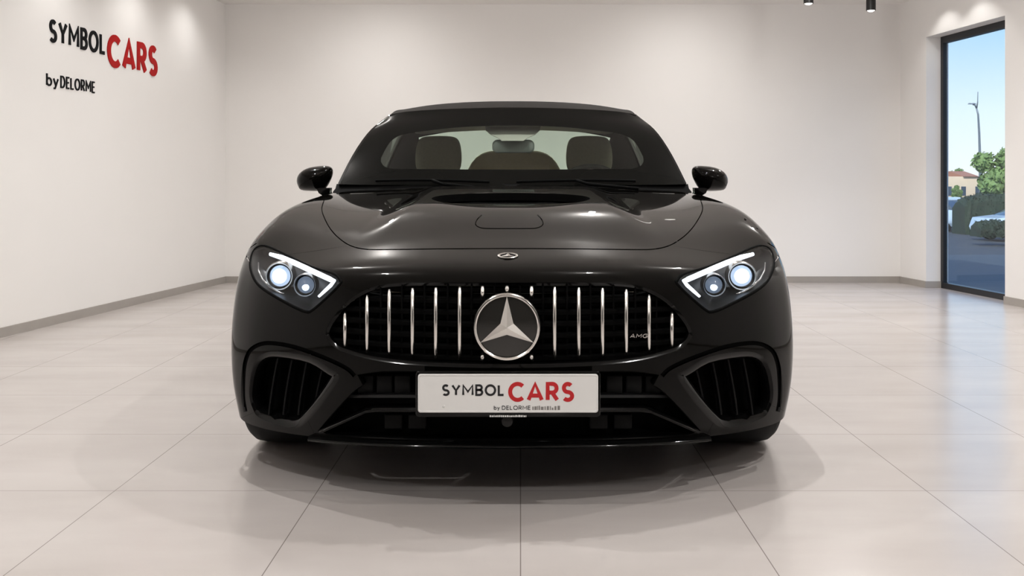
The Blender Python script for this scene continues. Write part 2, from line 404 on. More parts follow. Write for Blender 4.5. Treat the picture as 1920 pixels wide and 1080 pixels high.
# ------------------------------------------------------------------ stroke letters
def arc(cx, cy, rx, ry, a0, a1, n=14):
    return [(cx + rx * math.cos(R(a0 + (a1 - a0) * i / n)), cy + ry * math.sin(R(a0 + (a1 - a0) * i / n))) for i in range(n + 1)]
GL = {   # glyph: (width, [ (closed, points) ]) on a cap height of 1, centre lines
    'S': (.56, [(0, arc(.28, .745, .235, .255, 38, 268) + arc(.28, .245, .265, .245, 88, -142))]),
    'Y': (.66, [(0, [(0, 1), (.33, .46), (.66, 1)]), (0, [(.33, .5), (.33, 0)])]),
    'M': (.86, [(0, [(0, 0), (0, 1), (.43, .33), (.86, 1), (.86, 0)])]),
    'B': (.54, [(1, [(0, 0), (0, 1), (.29, 1)] + arc(.29, .765, .22, .235, 80, -80, 8) + [(.29, .53), (0, .53), (.29, .53)] + arc(.29, .265, .26, .265, 80, -80, 8) + [(.29, 0)])]),
    'O': (.86, [(1, arc(.43, .5, .43, .5, 0, 350, 35))]),
    'L': (.44, [(0, [(0, 1), (0, 0), (.44, 0)])]),
    'C': (.76, [(0, arc(.45, .5, .45, .5, 46, 314, 24))]),
    'A': (.80, [(0, [(0, 0), (.40, 1), (.80, 0)]), (0, [(.14, .27), (.66, .27)])]),
    'R': (.58, [(0, [(0, 0), (0, 1), (.29, 1)] + arc(.29, .73, .25, .27, 85, -85, 10) + [(.29, .46), (.10, .46)]), (0, [(.27, .46), (.58, 0)])]),
    'D': (.68, [(1, [(0, 0), (0, 1), (.24, 1)] + arc(.24, .5, .44, .5, 82, -82, 14) + [(.24, 0)])]),
    'E': (.46, [(0, [(.46, 1), (0, 1), (0, 0), (.46, 0)]), (0, [(0, .52), (.42, .52)])]),
    'G': (.78, [(0, arc(.45, .5, .45, .5, 46, 345, 24) + [(.86, .46), (.50, .46)])]),
    'b': (.46, [(0, [(0, 0), (0, 1.05)]), (1, arc(.24, .33, .24, .33, 0, 345, 23))]),
    'y': (.46, [(0, [(0, .68), (.25, .04)]), (0, [(.48, .68), (.17, -.20), (.03, -.22)])]),
    ' ': (.30, []),
}
def stroke_poly(bm, pts, w, closed, fx, d0, d1):
    """extruded thick polyline; fx maps (x, y, depth) to 3D"""
    P = [Vector((p[0], p[1])) for p in pts]; n = len(P); L, Rr = [], []
    for i in range(n):
        if closed: a, b = (P[i] - P[i - 1]), (P[(i + 1) % n] - P[i])
        else: a = P[i] - P[i - 1] if i else P[1] - P[0]; b = P[i + 1] - P[i] if i < n - 1 else a
        if a.length < 1e-6: a = b
        if b.length < 1e-6: b = a
        a = a.normalized(); b = b.normalized()
        t = a + b
        if t.length < 0.05: t = a
        t.normalize(); nn = Vector((-t.y, t.x)); k = min(1.3, 1 / max(0.2, abs(nn.dot(Vector((-a.y, a.x))))))
        L.append(P[i] + nn * w / 2 * k); Rr.append(P[i] - nn * w / 2 * k)
    r = []
    for i in range(n):
        r.append([bm.verts.new(fx(L[i].x, L[i].y, d0)), bm.verts.new(fx(Rr[i].x, Rr[i].y, d0)), bm.verts.new(fx(Rr[i].x, Rr[i].y, d1)), bm.verts.new(fx(L[i].x, L[i].y, d1))])
    for i in range(n if closed else n - 1):
        A, B = r[i], r[(i + 1) % n]
        for j in range(4): bm.faces.new((A[j], A[(j + 1) % 4], B[(j + 1) % 4], B[j]))
    if not closed: bm.faces.new(r[0][::-1]); bm.faces.new(r[-1])
def word(text, x0, x1, y0, cap, weight, gap, place, one_mesh=None):
    """lay out text between x0 and x1; place(letter, fn) is called per letter with fn(bm, map3d, d0, d1)"""
    ws = [GL[c][0] for c in text]; tot = sum(ws) + gap * (len(text) - 1)
    t = weight; inner = 1 - t
    sx = (x1 - x0) / (tot + t) / 1.0; x = x0 + sx * t / 2
    for c, w in zip(text, ws):
        strokes = GL[c][1]
        if strokes:
            def fn(bm, fx, d0, d1, x=x, strokes=strokes):
                for i, (cl, pts) in enumerate(strokes):
                    stroke_poly(bm, [(x + sx * p[0], y0 + cap * (t / 2 + inner * p[1])) for p in pts], cap * t, cl, fx, d0, d1 * (1 - .15 * i))
            place(c, fn)
        x += sx * (w + gap)

# wall sign: separate raised letters on the left wall
dirv = Vector((XL(7) - XL(6), 1, 0)).normalized(); nrm = Vector((dirv.y, -dirv.x, 0))
sign = empty('wall_sign', (XL(6.865), 6.865, 1.58), 'raised black and red letter sign SYMBOL CARS by DELORME on the left wall', 'sign')
S0 = Vector(sign.location)
def wmap(x, y, d):
    p = Vector((XL(6.865), 6.865, 0)) + dirv * x + nrm * d
    return (p.x - S0.x, p.y - S0.y, y - S0.z)
def wx(Y): return (Y - 6.865) / dirv.y
def wall_word(text, Ya, Yb, z, cap, wt, gap, m):
    def place(c, fn):
        bm = bmesh.new(); fn(bm, wmap, 0.0, 0.007); o = obj('letter', bm, m, sign, smooth=False)
        o['label'] = ('red letter ' if m is M['signred'] else 'black letter ') + c
    word(text, wx(Ya), wx(Yb), z, cap, wt, gap, place)
wall_word('SYMBOL', 6.90, 7.62, 1.883, 0.156, 0.165, 0.36, M['signblack'])
wall_word('CARS', 7.655, 8.44, 1.803, 0.248, 0.20, 0.38, M['signred'])
wall_word('by', 6.865, 7.01, 1.590, 0.084, 0.14, 0.26, M['signblack'])
wall_word('DELORME', 7.035, 7.475, 1.590, 0.084, 0.13, 0.36, M['signblack'])

# ================================================================== the car
CX, CY = -0.039, 3.0            # nose of the car on the floor plan; the car points at -Y
car = empty('car', (CX, CY, 0), 'glossy black soft-top sports coupe with lit headlights standing in the showroom', 'car')
def d_of(Y): return CY + Y
def P(dx, py, Y):
    """point of the car from its offset to the car's middle and height in the photo and its distance behind the nose"""
    d = d_of(Y); return (dx * d / FPX, Y, CAM_H - (py - VY) * d / FPX)
def arch_pt(th, x, cy=0.87, r=0.37): return (x, cy - r * math.cos(R(th)), 0.34 + r * math.sin(R(th)))
def zrow(xs, ys, zs): return [(a, b, c) for a, b, c in zip(xs, ys, zs)]
rows = [
 # 0 lower edge of the bumper
 zrow([0, .14, .28, .42, .54, .66, .78, .865, .905, .922, .930], [.06, .066, .085, .125, .18, .26, .35, .43, .475, .51, .535], [.190, .190, .186, .180, .172, .163, .158, .158, .165, .175, .184]),
 # 1
 zrow([0, .14, .28, .42, .55, .68, .80, .880, .917, .932, .938], [.02, .027, .048, .09, .15, .235, .325, .402, .447, .480, .506], [.285, .285, .284, .283, .281, .278, .276, .275, .275, .275, .276]),
 # 2
 zrow([0, .14, .28, .42, .56, .69, .81, .887, .923, .938, .944], [.0, .006, .028, .07, .135, .22, .312, .392, .442, .475, .501], [.415, .415, .413, .41, .405, .40, .394, .387, .382, .376, .372]),
 # 3
 zrow([0, .14, .28, .42, .56, .69, .81, .888, .926, .942, .948], [.0, .006, .028, .072, .14, .23, .328, .412, .464, .500, .527], [.538, .538, .537, .534, .529, .523, .515, .505, .497, .487, .479]),
 # 4
 zrow([0, .14, .28, .42, .56, .69, .81, .886, .926, .944, .951], [.03, .036, .058, .105, .18, .28, .39, .478, .530, .567, .595], [.655, .655, .654, .652, .648, .643, .638, .632, .622, .607, .588]),
 # 5
 zrow([0, .14, .28, .42, .56, .69, .81, .888, .928, .947, .954], [.11, .117, .14, .19, .27, .38, .50, .585, .630, .658, .674], [.707, .707, .706, .703, .698, .695, .697, .697, .688, .675, .654]),
 # 6 front edge of the bonnet
 zrow([0, .14, .28, .42, .56, .70, .825, .898, .934, .949, .955], [.28, .285, .305, .35, .43, .53, .635, .695, .727, .746, .756], [.744, .744, .742, .739, .737, .739, .748, .748, .734, .714, .692]),
 # 7
 zrow([0, .14, .28, .42, .56, .70, .825, .895, .932, .951, .957], [.55, .552, .565, .595, .65, .73, .81, .85, .865, .87, .87], [.790, .790, .788, .785, .783, .789, .803, .798, .775, .745, .710]),
 # 8
 zrow([0, .14, .28, .42, .56, .70, .820, .886, .926, .949, .957], [.85, .85, .86, .89, .94, 1.0, 1.05, 1.06, 1.05, 1.03, 1.009], [.836, .836, .836, .834, .831, .837, .850, .843, .811, .752, .683]),
 # 9
 zrow([0, .14, .28, .42, .56, .69, .800, .868, .915, .947, .957], [1.2, 1.2, 1.21, 1.23, 1.27, 1.32, 1.36, 1.36, 1.32, 1.24, 1.153], [.880, .880, .880, .878, .876, .879, .888, .876, .833, .715, .578]),
 # 10 rear edge of the bonnet
 zrow([0, .14, .28, .42, .56, .67, .770, .845, .908, .945, .953], [1.62, 1.62, 1.63, 1.65, 1.69, 1.74, 1.77, 1.77, 1.70, 1.50, 1.236], [.925, .925, .925, .924, .922, .921, .917, .902, .845, .640, .390]),
 # 11
 zrow([0, .14, .28, .42, .56, .67, .770, .850, .918, .948, .930], [2.1, 2.1, 2.1, 2.1, 2.1, 2.1, 2.1, 2.1, 2.05, 1.78, 1.42], [.925, .925, .925, .925, .926, .928, .928, .908, .84, .54, .20]),
 # 12
 zrow([0, .14, .28, .42, .56, .67, .770, .850, .922, .950, .930], [2.8, 2.8, 2.8, 2.8, 2.8, 2.8, 2.8, 2.8, 2.78, 2.70, 2.62], [.93, .93, .93, .93, .93, .932, .93, .91, .84, .52, .20]),
 # 13
 zrow([0, .14, .28, .42, .56, .67, .770, .850, .925, .955, .953], [3.3, 3.3, 3.3, 3.3, 3.3, 3.3, 3.3, 3.3, 3.28, 3.26, 3.21], [.945, .945, .945, .945, .946, .95, .945, .925, .86, .60, .36]),
 # 14
 zrow([0, .14, .28, .42, .56, .67, .770, .850, .922, .953, .957], [3.7, 3.7, 3.7, 3.7, 3.7, 3.7, 3.7, 3.69, 3.66, 3.60, 3.55], [.95, .95, .95, .95, .95, .95, .94, .915, .86, .78, .71]),
 # 15
 zrow([0, .14, .28, .42, .56, .67, .765, .840, .905, .942, .952], [4.2, 4.2, 4.2, 4.19, 4.18, 4.16, 4.13, 4.09, 4.03, 3.95, 3.86], [.925, .925, .925, .925, .92, .913, .90, .875, .82, .73, .62]),
 # 16
 zrow([0, .14, .28, .42, .55, .65, .735, .805, .865, .91, .945], [4.58, 4.58, 4.57, 4.55, 4.51, 4.46, 4.39, 4.30, 4.20, 4.09, 3.96], [.86, .86, .86, .855, .845, .83, .81, .77, .70, .58, .40]),
 # 17
 zrow([0, .14, .28, .42, .55, .65, .735, .805, .86, .90, .93], [4.66, 4.66, 4.65, 4.62, 4.57, 4.51, 4.43, 4.34, 4.24, 4.13, 4.02], [.62, .62, .62, .615, .605, .59, .57, .53, .47, .38, .27]),
 # 18
 zrow([0, .14, .28, .42, .54, .64, .72, .79, .845, .885, .915], [4.60, 4.60, 4.59, 4.56, 4.52, 4.46, 4.38, 4.29, 4.20, 4.11, 4.03], [.26, .26, .26, .26, .26, .26, .255, .25, .24, .23, .20]),
]
for _r, _dz in ((7, .009), (8, .013), (9, .010), (10, .001)):          # crown of the bonnet
    rows[_r] = [(p[0], p[1], p[2] + _dz * k) for p, k in zip(rows[_r], (1, 1, 1, .95, .8, .35, 0, 0, 0, 0, 0))]
def sstep(a, b, v):
    t = np.clip((v - a) / (b - a), 0, 1); return t * t * (3 - 2 * t)
def bonnet_shape(Pt):
    """power domes of the bonnet"""
    x = np.abs(Pt[..., 0]); y = Pt[..., 1]; z = Pt[..., 2]
    w = 0.37 + 0.10 * sstep(1.35, 0.4, y)               # half width of the raised middle, wider towards the nose
    dome = (1 - sstep(w - 0.055, w + 0.075, x)) * sstep(0.38, 0.95, y) * (1 - sstep(1.48, 1.72, y)) * 0.019
    dish = (1 - sstep(0.06, 0.30, x)) * sstep(0.75, 1.1, y) * (1 - sstep(1.12, 1.26, y)) * -0.012
    on = (z > 0.70) & (y < 1.8)
    Q = Pt.copy(); Q[..., 2] = z + np.where(on, dome + dish, 0)
    return Q
BODY = Surf(rows, True, bonnet_shape)

# photo outline -> surface parameters
_gu, _gt = np.meshgrid(np.linspace(0, 9, 181), np.linspace(0, 10.2, 409))
_gp = BODY(_gu, _gt)
def proj(Pt):
    d = CY + Pt[..., 1]; return np.stack([Pt[..., 0] * FPX / d, VY + (CAM_H - Pt[..., 2]) * FPX / d], -1)
_gq = proj(_gp)
_vis = (BODY.normal(_gu, _gt)[..., 1] * (CY + _gp[..., 1]) + BODY.normal(_gu, _gt)[..., 2] * (_gp[..., 2] - CAM_H) + BODY.normal(_gu, _gt)[..., 0] * _gp[..., 0])
if np.mean(_vis[:200]) > 0: _vis = -_vis
_vis = _vis < 0
NSIGN = 1.0
_n0 = BODY.normal(np.array([0.5]), np.array([2.5]))[0]
if _n0[1] > 0: NSIGN = -1.0
def inv(dx, py):
    D = (_gq[..., 0] - dx) ** 2 + (_gq[..., 1] - py) ** 2 + np.where(_vis, 0, 1e6)
    i = np.unravel_index(np.argmin(D), D.shape); u, t = float(_gu[i]), float(_gt[i]); h = 0.002
    for _ in range(8):
        q = proj(BODY(np.array([u, u + h, u]), np.array([t, t, t + h])))
        J = np.array([(q[1] - q[0]) / h, (q[2] - q[0]) / h]).T; r = np.array([dx, py]) - q[0]
        det = J[0, 0] * J[1, 1] - J[0, 1] * J[1, 0]
        if abs(det) < 1: break
        s = np.linalg.solve(J, r); s = np.clip(s, -0.25, 0.25); u += s[0]; t += s[1]
        if abs(r).max() < 0.02: break
    return (u, t)
def inv_poly(pts): return [inv(max(p[0], -30), p[1]) for p in pts]

# outlines in the photo (offset from the middle, row), right half
grille_px = smooth_open([(0, 530), (90, 529.5), (171, 530), (225, 532.5), (262, 541), (300, 563), (330, 596), (343, 620), (341, 636), (326, 652), (303, 662), (249, 676), (171, 685), (80, 689), (0, 690)], 3)
lamp_px = smooth_closed([(316, 526), (327, 514.5), (373, 500), (423, 477.5), (456, 463), (474, 462), (486, 472), (491, 494), (487, 513), (478, 530), (462, 544), (435, 560), (404, 576), (381, 585), (369, 582), (345, 562), (325, 543), (314, 530)], 3)
intake_px = smooth_closed([(325, 722), (317, 703), (334, 692), (374, 669), (436, 659), (466, 664), (482, 682), (490, 715), (491, 745), (485, 765), (474, 782), (437, 797), (402, 802), (381, 792), (352, 760)], 3)
centre_px = [(0, 697), (150, 696), (235, 696), (283, 703), (273, 722), (294, 737), (333, 778), (359, 808), (330, 817), (250, 822), (125, 826), (0, 827)]
centre_px = smooth_open(centre_px[:4], 3) + smooth_open(centre_px[4:8], 3)[0:] + smooth_open(centre_px[8:], 3)
bonnet_edge = smooth_open([(0, 466), (115, 466.5), (230, 468), (272, 467), (300, 460), (322, 446), (338, 430), (350, 411), (357, 392), (352, 372)], 5)
vent_px = smooth_open([(0, 382), (60, 382), (110, 381), (134, 378), (149, 372.5), (134, 367), (90, 363.5), (40, 362), (0, 361.5)], 3)
# dark shut lines and grooves, as narrow bands
bands_px = [
    band(bonnet_edge, 1.9),
    band(smooth_open([(-20, 428.5), (30, 428.5), (52, 427.5), (63, 421), (60, 411), (52, 403)], 4), 1.7),
    band(smooth_open([(288, 705), (300, 693), (322, 681), (358, 666), (402, 651), (440, 644), (468, 645), (490, 658), (500, 684), (503, 716), (503, 748), (499, 772)], 4), 8.0),
    band(smooth_open([(492, 491), (499, 480), (495, 467), (478, 455)], 3), 1.6),
]
def clean(poly):
    out = []
    for p in poly:
        if not out or math.hypot(p[0] - out[-1][0], p[1] - out[-1][1]) > 0.004: out.append(p)
    if math.hypot(out[0][0] - out[-1][0], out[0][1] - out[-1][1]) < 0.004: out.pop()
    return out
def closed_half(path): return [(-12, path[0][1])] + [tuple(p) for p in path] + [(-12, path[-1][1])]
reg = {}
reg['grille'] = clean(inv_poly(closed_half(grille_px)))
reg['lamp'] = clean(inv_poly(lamp_px))
reg['intake'] = clean(inv_poly(intake_px))
reg['centre'] = clean(inv_poly(closed_half(centre_px)))
reg['vent'] = clean(inv_poly(closed_half(vent_px)))
gaps = [clean(inv_poly(b)) for b in bands_px]
_e = inv_poly(bonnet_edge)
bonnet_poly = clean([(-0.5, _e[0][1])] + _e + [(_e[-1][0] - 0.15, 9.95), (4, 9.95), (-0.5, 9.95)])
_b1 = inv_poly([(0, 466), (230, 468), (272, 467), (300, 460)])
_b2 = inv_poly([(423, 477.5), (456, 463), (486, 472), (495, 480)])
bumper_poly = [(-0.5, _b1[0][1])] + _b1 + _b2 + [(9.0, 5.0), (10.5, 4.6), (10.5, -0.5), (-0.5, -0.5)]
wing_seam = inv_poly([(495, 480)]) + [(8.6, 5.1), (9.2, 4.9), (10.02, 4.6)]
gaps.append(clean(band(wing_seam, 0.035)))
arch_open = None
cabin_poly = [(-0.5, 10.75), (4.2, 10.75), (5.1, 10.95), (5.3, 11.5), (5.3, 12.6), (4.9, 13.2), (-0.5, 13.25)]
door_path = [(10.02, 10.62), (9.2, 10.55), (8.2, 10.45), (7.1, 10.45)]
gaps.append(clean(band(door_path, 0.02)))
gaps.append(clean(band([(10.02, 12.3), (9.0, 12.45), (8.0, 12.5), (7.1, 12.45)], 0.02)))

# triangulate the half patch with all outlines as edges
us = np.unique(np.concatenate([np.linspace(0, 10, 91)])); ts = np.concatenate([np.linspace(0, 10, 141)[:-1], np.linspace(10, 18, 57)])
verts = [Vector((u, t)) for t in ts for u in us]; nU, nT = len(us), len(ts)
edges = []
for j in range(nT - 1): edges.append((j * nU, (j + 1) * nU)); edges.append((j * nU + nU - 1, (j + 1) * nU + nU - 1))
for i in range(nU - 1): edges.append((i, i + 1)); edges.append(((nT - 1) * nU + i, (nT - 1) * nU + i + 1))
def add_poly(p):
    b = len(verts); verts.extend(Vector(q) for q in p); n = len(p)
    edges.extend((b + i, b + (i + 1) % n) for i in range(n))
for k in reg: add_poly(reg[k])
for g in gaps: add_poly(g)
add_poly(bonnet_poly); add_poly(bumper_poly); add_poly(cabin_poly)
ov, oe, of, *_r = delaunay_2d_cdt(verts, edges, [], 0, 1e-5, False)
UV = np.array([(v.x, v.y) for v in ov]); F = np.array([f for f in of if len(f) == 3])
Cn = UV[F].mean(1)
ok = (Cn[:, 0] > 0) & (Cn[:, 0] < 10) & (Cn[:, 1] > 0) & (Cn[:, 1] < 18)
A2 = np.abs(np.cross(UV[F[:, 1]] - UV[F[:, 0]], UV[F[:, 2]] - UV[F[:, 0]])); ok &= A2 > 1e-9
F = F[ok]; Cn = Cn[ok]
cls = np.full(len(F), 'body', dtype=object)
cls[inside(bumper_poly, Cn[:, 0], Cn[:, 1])] = 'bumper'
cls[inside(bonnet_poly, Cn[:, 0], Cn[:, 1])] = 'bonnet'
for k, g in enumerate(gaps): cls[inside(g, Cn[:, 0], Cn[:, 1])] = 'gap%d' % k
for k in reg: cls[inside(reg[k], Cn[:, 0], Cn[:, 1])] = k
cls[inside(cabin_poly, Cn[:, 0], Cn[:, 1])] = 'cabin'
UVc = np.clip(UV, (0, 0), (10, 18))
PT = BODY(UVc[:, 0], UVc[:, 1]); NR = BODY.normal(UVc[:, 0], UVc[:, 1]) * NSIGN
PT[np.abs(UV[:, 0]) < 1e-4, 0] = 0
def patch_mesh(name, sel, m, parent, off=0.0, sides='both', bulge=None):
    """the triangles sel as a mesh with the surface's own normals, moved off along them"""
    f = F[sel]; ids, ix = np.unique(f, return_inverse=True); f = ix.reshape(-1, 3)
    p = PT[ids].copy(); n = NR[ids].copy(); p += n * off
    if bulge is not None: p = bulge(p, n)
    allp, alln, allf = [], [], []; base = 0
    e1 = p[f[:, 1]] - p[f[:, 0]]; e2 = p[f[:, 2]] - p[f[:, 0]]
    flip = np.einsum('ij,ij->i', np.cross(e1, e2), n[f[:, 0]]) < 0
    f = np.where(flip[:, None], f[:, ::-1], f)
    for s in ((1,) if sides == 'R' else (-1,) if sides == 'L' else (1, -1)):
        q = p.copy(); nn = n.copy(); q[:, 0] *= s; nn[:, 0] *= s
        allp.append(q); alln.append(nn); allf.append((f if s == 1 else f[:, ::-1]) + base); base += len(p)
    V = np.concatenate(allp); N = np.concatenate(alln); FF = np.concatenate(allf)
    me = bpy.data.meshes.new(name); me.from_pydata(V.tolist(), [], FF.tolist()); me.update()
    o = link(name, me, m, parent, True)
    me.normals_split_custom_set_from_vertices(N.tolist())
    return o
body = patch_mesh('body_shell', cls == 'body', M['paint'], car)
bumper = patch_mesh('front_bumper', cls == 'bumper', M['paint'], car)
bonnet = patch_mesh('bonnet', cls == 'bonnet', M['paint'], car)
for k, nm in enumerate(('bonnet_gap', 'bonnet_panel_gap', 'intake_groove', 'lamp_gap', 'wing_gap', 'door_gap', 'door_gap')):
    for sd in (('both',) if k < 2 else ('L', 'R')):
        if (cls == 'gap%d' % k).any(): patch_mesh(nm, cls == 'gap%d' % k, M['void'], car, off=-0.008, sides=sd)

def loop3d(poly, off=0.0, half=True):
    a = np.array(poly); a = a[(a[:, 0] > -0.02)] if half else a
    a = np.clip(a, (0, 0), (10, 18))
    p = BODY(a[:, 0], a[:, 1]) + BODY.normal(a[:, 0], a[:, 1]) * NSIGN * off
    return p
def wall_strip(name, poly, m, parent, steps, half=True, side=None, into=Vector((0, 1, 0))):
    """reveal of an opening: rings moved inwards (towards the middle of the opening) and back; steps = [(inset, back)]"""
    bm = bmesh.new()
    p = loop3d(poly, 0.0, half)
    n = len(p); V = [Vector(q) for q in p]
    xz = np.array([(v.x, v.z) for v in V]); area = 0.5 * np.sum(xz[:, 0] * np.roll(xz[:, 1], -1) - np.roll(xz[:, 0], -1) * xz[:, 1])
    sg = 1 if area > 0 else -1
    ins = []
    for i in range(n):
        a = xz[(i - 1) % n] if (i or not half) else xz[0]; b = xz[(i + 1) % n] if (i < n - 1 or not half) else xz[-1]
        t = b - a; t = t / (np.linalg.norm(t) + 1e-9); ins.append(Vector((-t[1] * sg, 0, t[0] * sg)))
    for s in ((1, -1) if side is None else (side,)):
        rings = []
        for (inset, back) in steps:
            r = []
            for i in range(n):
                q = V[i] + ins[i] * inset + into * back
                if half and V[i].x < 0.03 : q.x = V[i].x
                r.append(bm.verts.new((q.x * s, q.y, q.z)))
            rings.append(r)
        for A, B in zip(rings, rings[1:]):
            for i in range(n - 1 if half else n): bm.faces.new((A[i], A[(i + 1) % n], B[(i + 1) % n], B[i]))
    return obj(name, bm, m, parent, angle=40)
wall_strip('grille_surround', reg['grille'], M['gloss'], car, [(0, 0), (0.004, 0.003), (0.010, 0.006), (0.014, 0.05)])
wall_strip('lower_opening_edge', reg['centre'], M['gloss'], car, [(0, 0), (0.003, 0.003), (0.005, 0.06)])
wall_strip('bonnet_vent_edge', reg['vent'], M['void'], car, [(0, 0), (0, 0.012), (0, 0.03)], into=Vector((0, 0, -1)))

# dark liner behind all the openings
lu, lt = np.meshgrid(np.linspace(-8, 8, 41), np.linspace(0.05, 5.2, 22)); lp = BODY(lu, lt) + BODY.normal(lu, lt) * NSIGN * -0.10
me = bpy.data.meshes.new('inner_liner'); W_ = 41
me.from_pydata(lp.reshape(-1, 3).tolist(), [], [(j * W_ + i, j * W_ + i + 1, (j + 1) * W_ + i + 1, (j + 1) * W_ + i) for j in range(21) for i in range(40)])
link('inner_liner', me, M['void'], car)
bm = bmesh.new(); box(bm, -.80, .80, 0.45, 3.9, .17, .20); obj('underbody', bm, M['void'], car, smooth=False)

bm = bmesh.new(); A = []
_YS = {}
for i in range(33):
    x = -.80 + 1.60 * i / 32; D = np.abs(_gp[:, :, 0] - abs(x)) + 3 * np.abs(_gp[:, :, 2] - .24) + np.where(_gt < 3, 0, 9); y = float(_gp[np.unravel_index(np.argmin(D), D.shape)][1]) + .085
    A.append([(x, y, .155), (x, y, .50), (x, y + .02, .50), (x, y + .02, .155)])
loft(bm, A); obj('radiator_shroud', bm, M['void'], car, angle=40)

# grille: bars, louvres, star
grille = tag(empty('radiator_grille', (0, 0.05, 0.54)), None); grille.parent = car
def gobj(name, bm, m, **k):
    o = obj(name, bm, m, grille, **k); o.location = (-0, -0.05, -0.54); return o
def ysurf(x, z):
    """distance of the bumper face behind the nose at (x, z)"""
    xs = _gp[:, :, 0]; zs = _gp[:, :, 2]; D = (xs - abs(x)) ** 2 + (zs - z) ** 2 + np.where(_gt < 6, 0, 9)
    i = np.unravel_index(np.argmin(D), D.shape); return float(_gp[i][1])
bars = [(46, 538, 675), (89, 539, 673.5), (134, 540, 672.5), (178, 541, 670), (222, 543.5, 666), (264, 554, 660.5), (306, 586, 652)]
def bar(dx, y0, y1):
    x, _, _ = P(dx, 0, 0.03); bm = bmesh.new(); pts = []
    n = 14
    for i in range(n + 1):
        py = y0 + (y1 - y0) * i / n
        z = CAM_H - (py - VY) * 3.05 / FPX; yy = ysurf(x, 0.54) + 0.012
        f = (i / n - .5) * 2
        q = P(dx, py, yy + 0.030 * (f * f) - 0.022)
        pts.append(q)
    rr = [0.0058] * (n + 1); rr[0] = rr[-1] = 0.0042
    tube(bm, pts, rr, 10)
    return bm
for dx, y0, y1 in bars:
    for s in (1, -1):
        if dx == 46:
            gobj('grille_bar', bar(s * dx, 538, 559), M['chrome']); gobj('grille_bar', bar(s * dx, 664, 675.5), M['chrome'])
        else: gobj('grille_bar', bar(s * dx, y0, y1), M['chrome'])
gobj('grille_bar', bar(0, 538, 546), M['chrome'])
grille_poly_xz = [(p[0], p[2]) for p in loop3d(reg['grille'])]
def half_width_at(z, poly):
    xs = []
    n = len(poly)
    for i in range(n - 1):
        (x1, z1), (x2, z2) = poly[i], poly[i + 1]
        if (z1 - z) * (z2 - z) <= 0 and z1 != z2: xs.append(x1 + (x2 - x1) * (z - z1) / (z2 - z1))
    return max(xs) if xs else 0.0
for k in range(7):
    z = 0.440 + 0.033 * k
    hw = half_width_at(z, grille_poly_xz) - 0.004
    if hw < 0.1: continue
    bm = bmesh.new(); n = 36; A = []
    for i in range(n + 1):
        x = -hw + 2 * hw * i / n; y = ysurf(x, z) + 0.032
        A.append([(x, y, z + .010), (x, y - .005, z + .006), (x, y - .004, z - .004), (x, y + .012, z - .010), (x, y + .016, z + .010)])
    loft(bm, A); gobj('louvre', bm, M['void'], angle=40)
for k, (dx, _, _) in enumerate(bars):
    for s in (1, -1):
        bm = bmesh.new(); x = s * (dx - 22) * 3.05 / FPX; yy = ysurf(x, 0.54)
        hz = [p for p in grille_poly_xz if abs(p[0] - abs(x)) < 0.05]
        z0 = min(p[1] for p in hz) + .01; z1 = max(p[1] for p in hz) - .01
        box(bm, x - .0025, x + .0025, yy + .034, yy + .060, z0, z1); gobj('mesh_rib', bm, M['void'], smooth=False)

SC = Vector(P(0, 613, -0.012))      # middle of the big star
SR = 64.0 * 2.99 / FPX
def star_ring(bm, c, r, w, h, ax_u=Vector((1, 0, 0)), ax_v=Vector((0, 0, 1)), ax_n=Vector((0, -1, 0)), n=72):
    prof = [(-w, 0), (-w * .8, h * .7), (-w * .2, h), (w * .4, h * .9), (w, h * .3), (w, -h * .5), (-w, -h * .5)]
    rings = []
    for i in range(n):
        a = 2 * PI * i / n; rd = ax_u * math.cos(a) + ax_v * math.sin(a)
        rings.append([bm.verts.new(c + rd * (r + p[0]) + ax_n * p[1]) for p in prof])
    for i in range(n):
        A, B = rings[i], rings[(i + 1) % n]
        for j in range(len(prof)): bm.faces.new((A[j], A[(j + 1) % len(prof)], B[(j + 1) % len(prof)], B[j]))
def star_points(bm, c, r, wi, h, ax_u=Vector((1, 0, 0)), ax_v=Vector((0, 0, 1)), ax_n=Vector((0, -1, 0))):
    top = bm.verts.new(c + ax_n * h); out = []
    for k in range(3):
        a = R(90 + 120 * k); tip = ax_u * math.cos(a) + ax_v * math.sin(a)
        b = R(150 + 120 * k); inn = ax_u * math.cos(b) + ax_v * math.sin(b)
        out.append(bm.verts.new(c + tip * r + ax_n * h * .25)); out.append(bm.verts.new(c + inn * wi + ax_n * h * .12))
    bk = [bm.verts.new(v.co - ax_n * h * .8) for v in out]
    for i in range(6):
        bm.faces.new((top, out[i], out[(i + 1) % 6])); bm.faces.new((out[i], bk[i], bk[(i + 1) % 6], out[(i + 1) % 6]))
emb = empty('star_emblem', tuple(SC)); emb.parent = car
bm = bmesh.new(); lathe(bm, [(0.001, -0.006), (SR * .5, -0.0045), (SR * .93, 0.0), (SR * .97, 0.012), (0.01, 0.03)], 'y', n=64); obj('badge_disc', bm, M['radar'], emb, angle=40)
bm = bmesh.new(); star_ring(bm, Vector((0, 0, 0)), SR - 0.006, 0.0058, 0.009); obj('emblem_ring', bm, M['star'], emb, angle=40)
bm = bmesh.new(); star_points(bm, Vector((0, -0.006, 0)), SR - 0.010, 0.0215, 0.014); obj('emblem_star', bm, M['star'], emb, smooth=False)
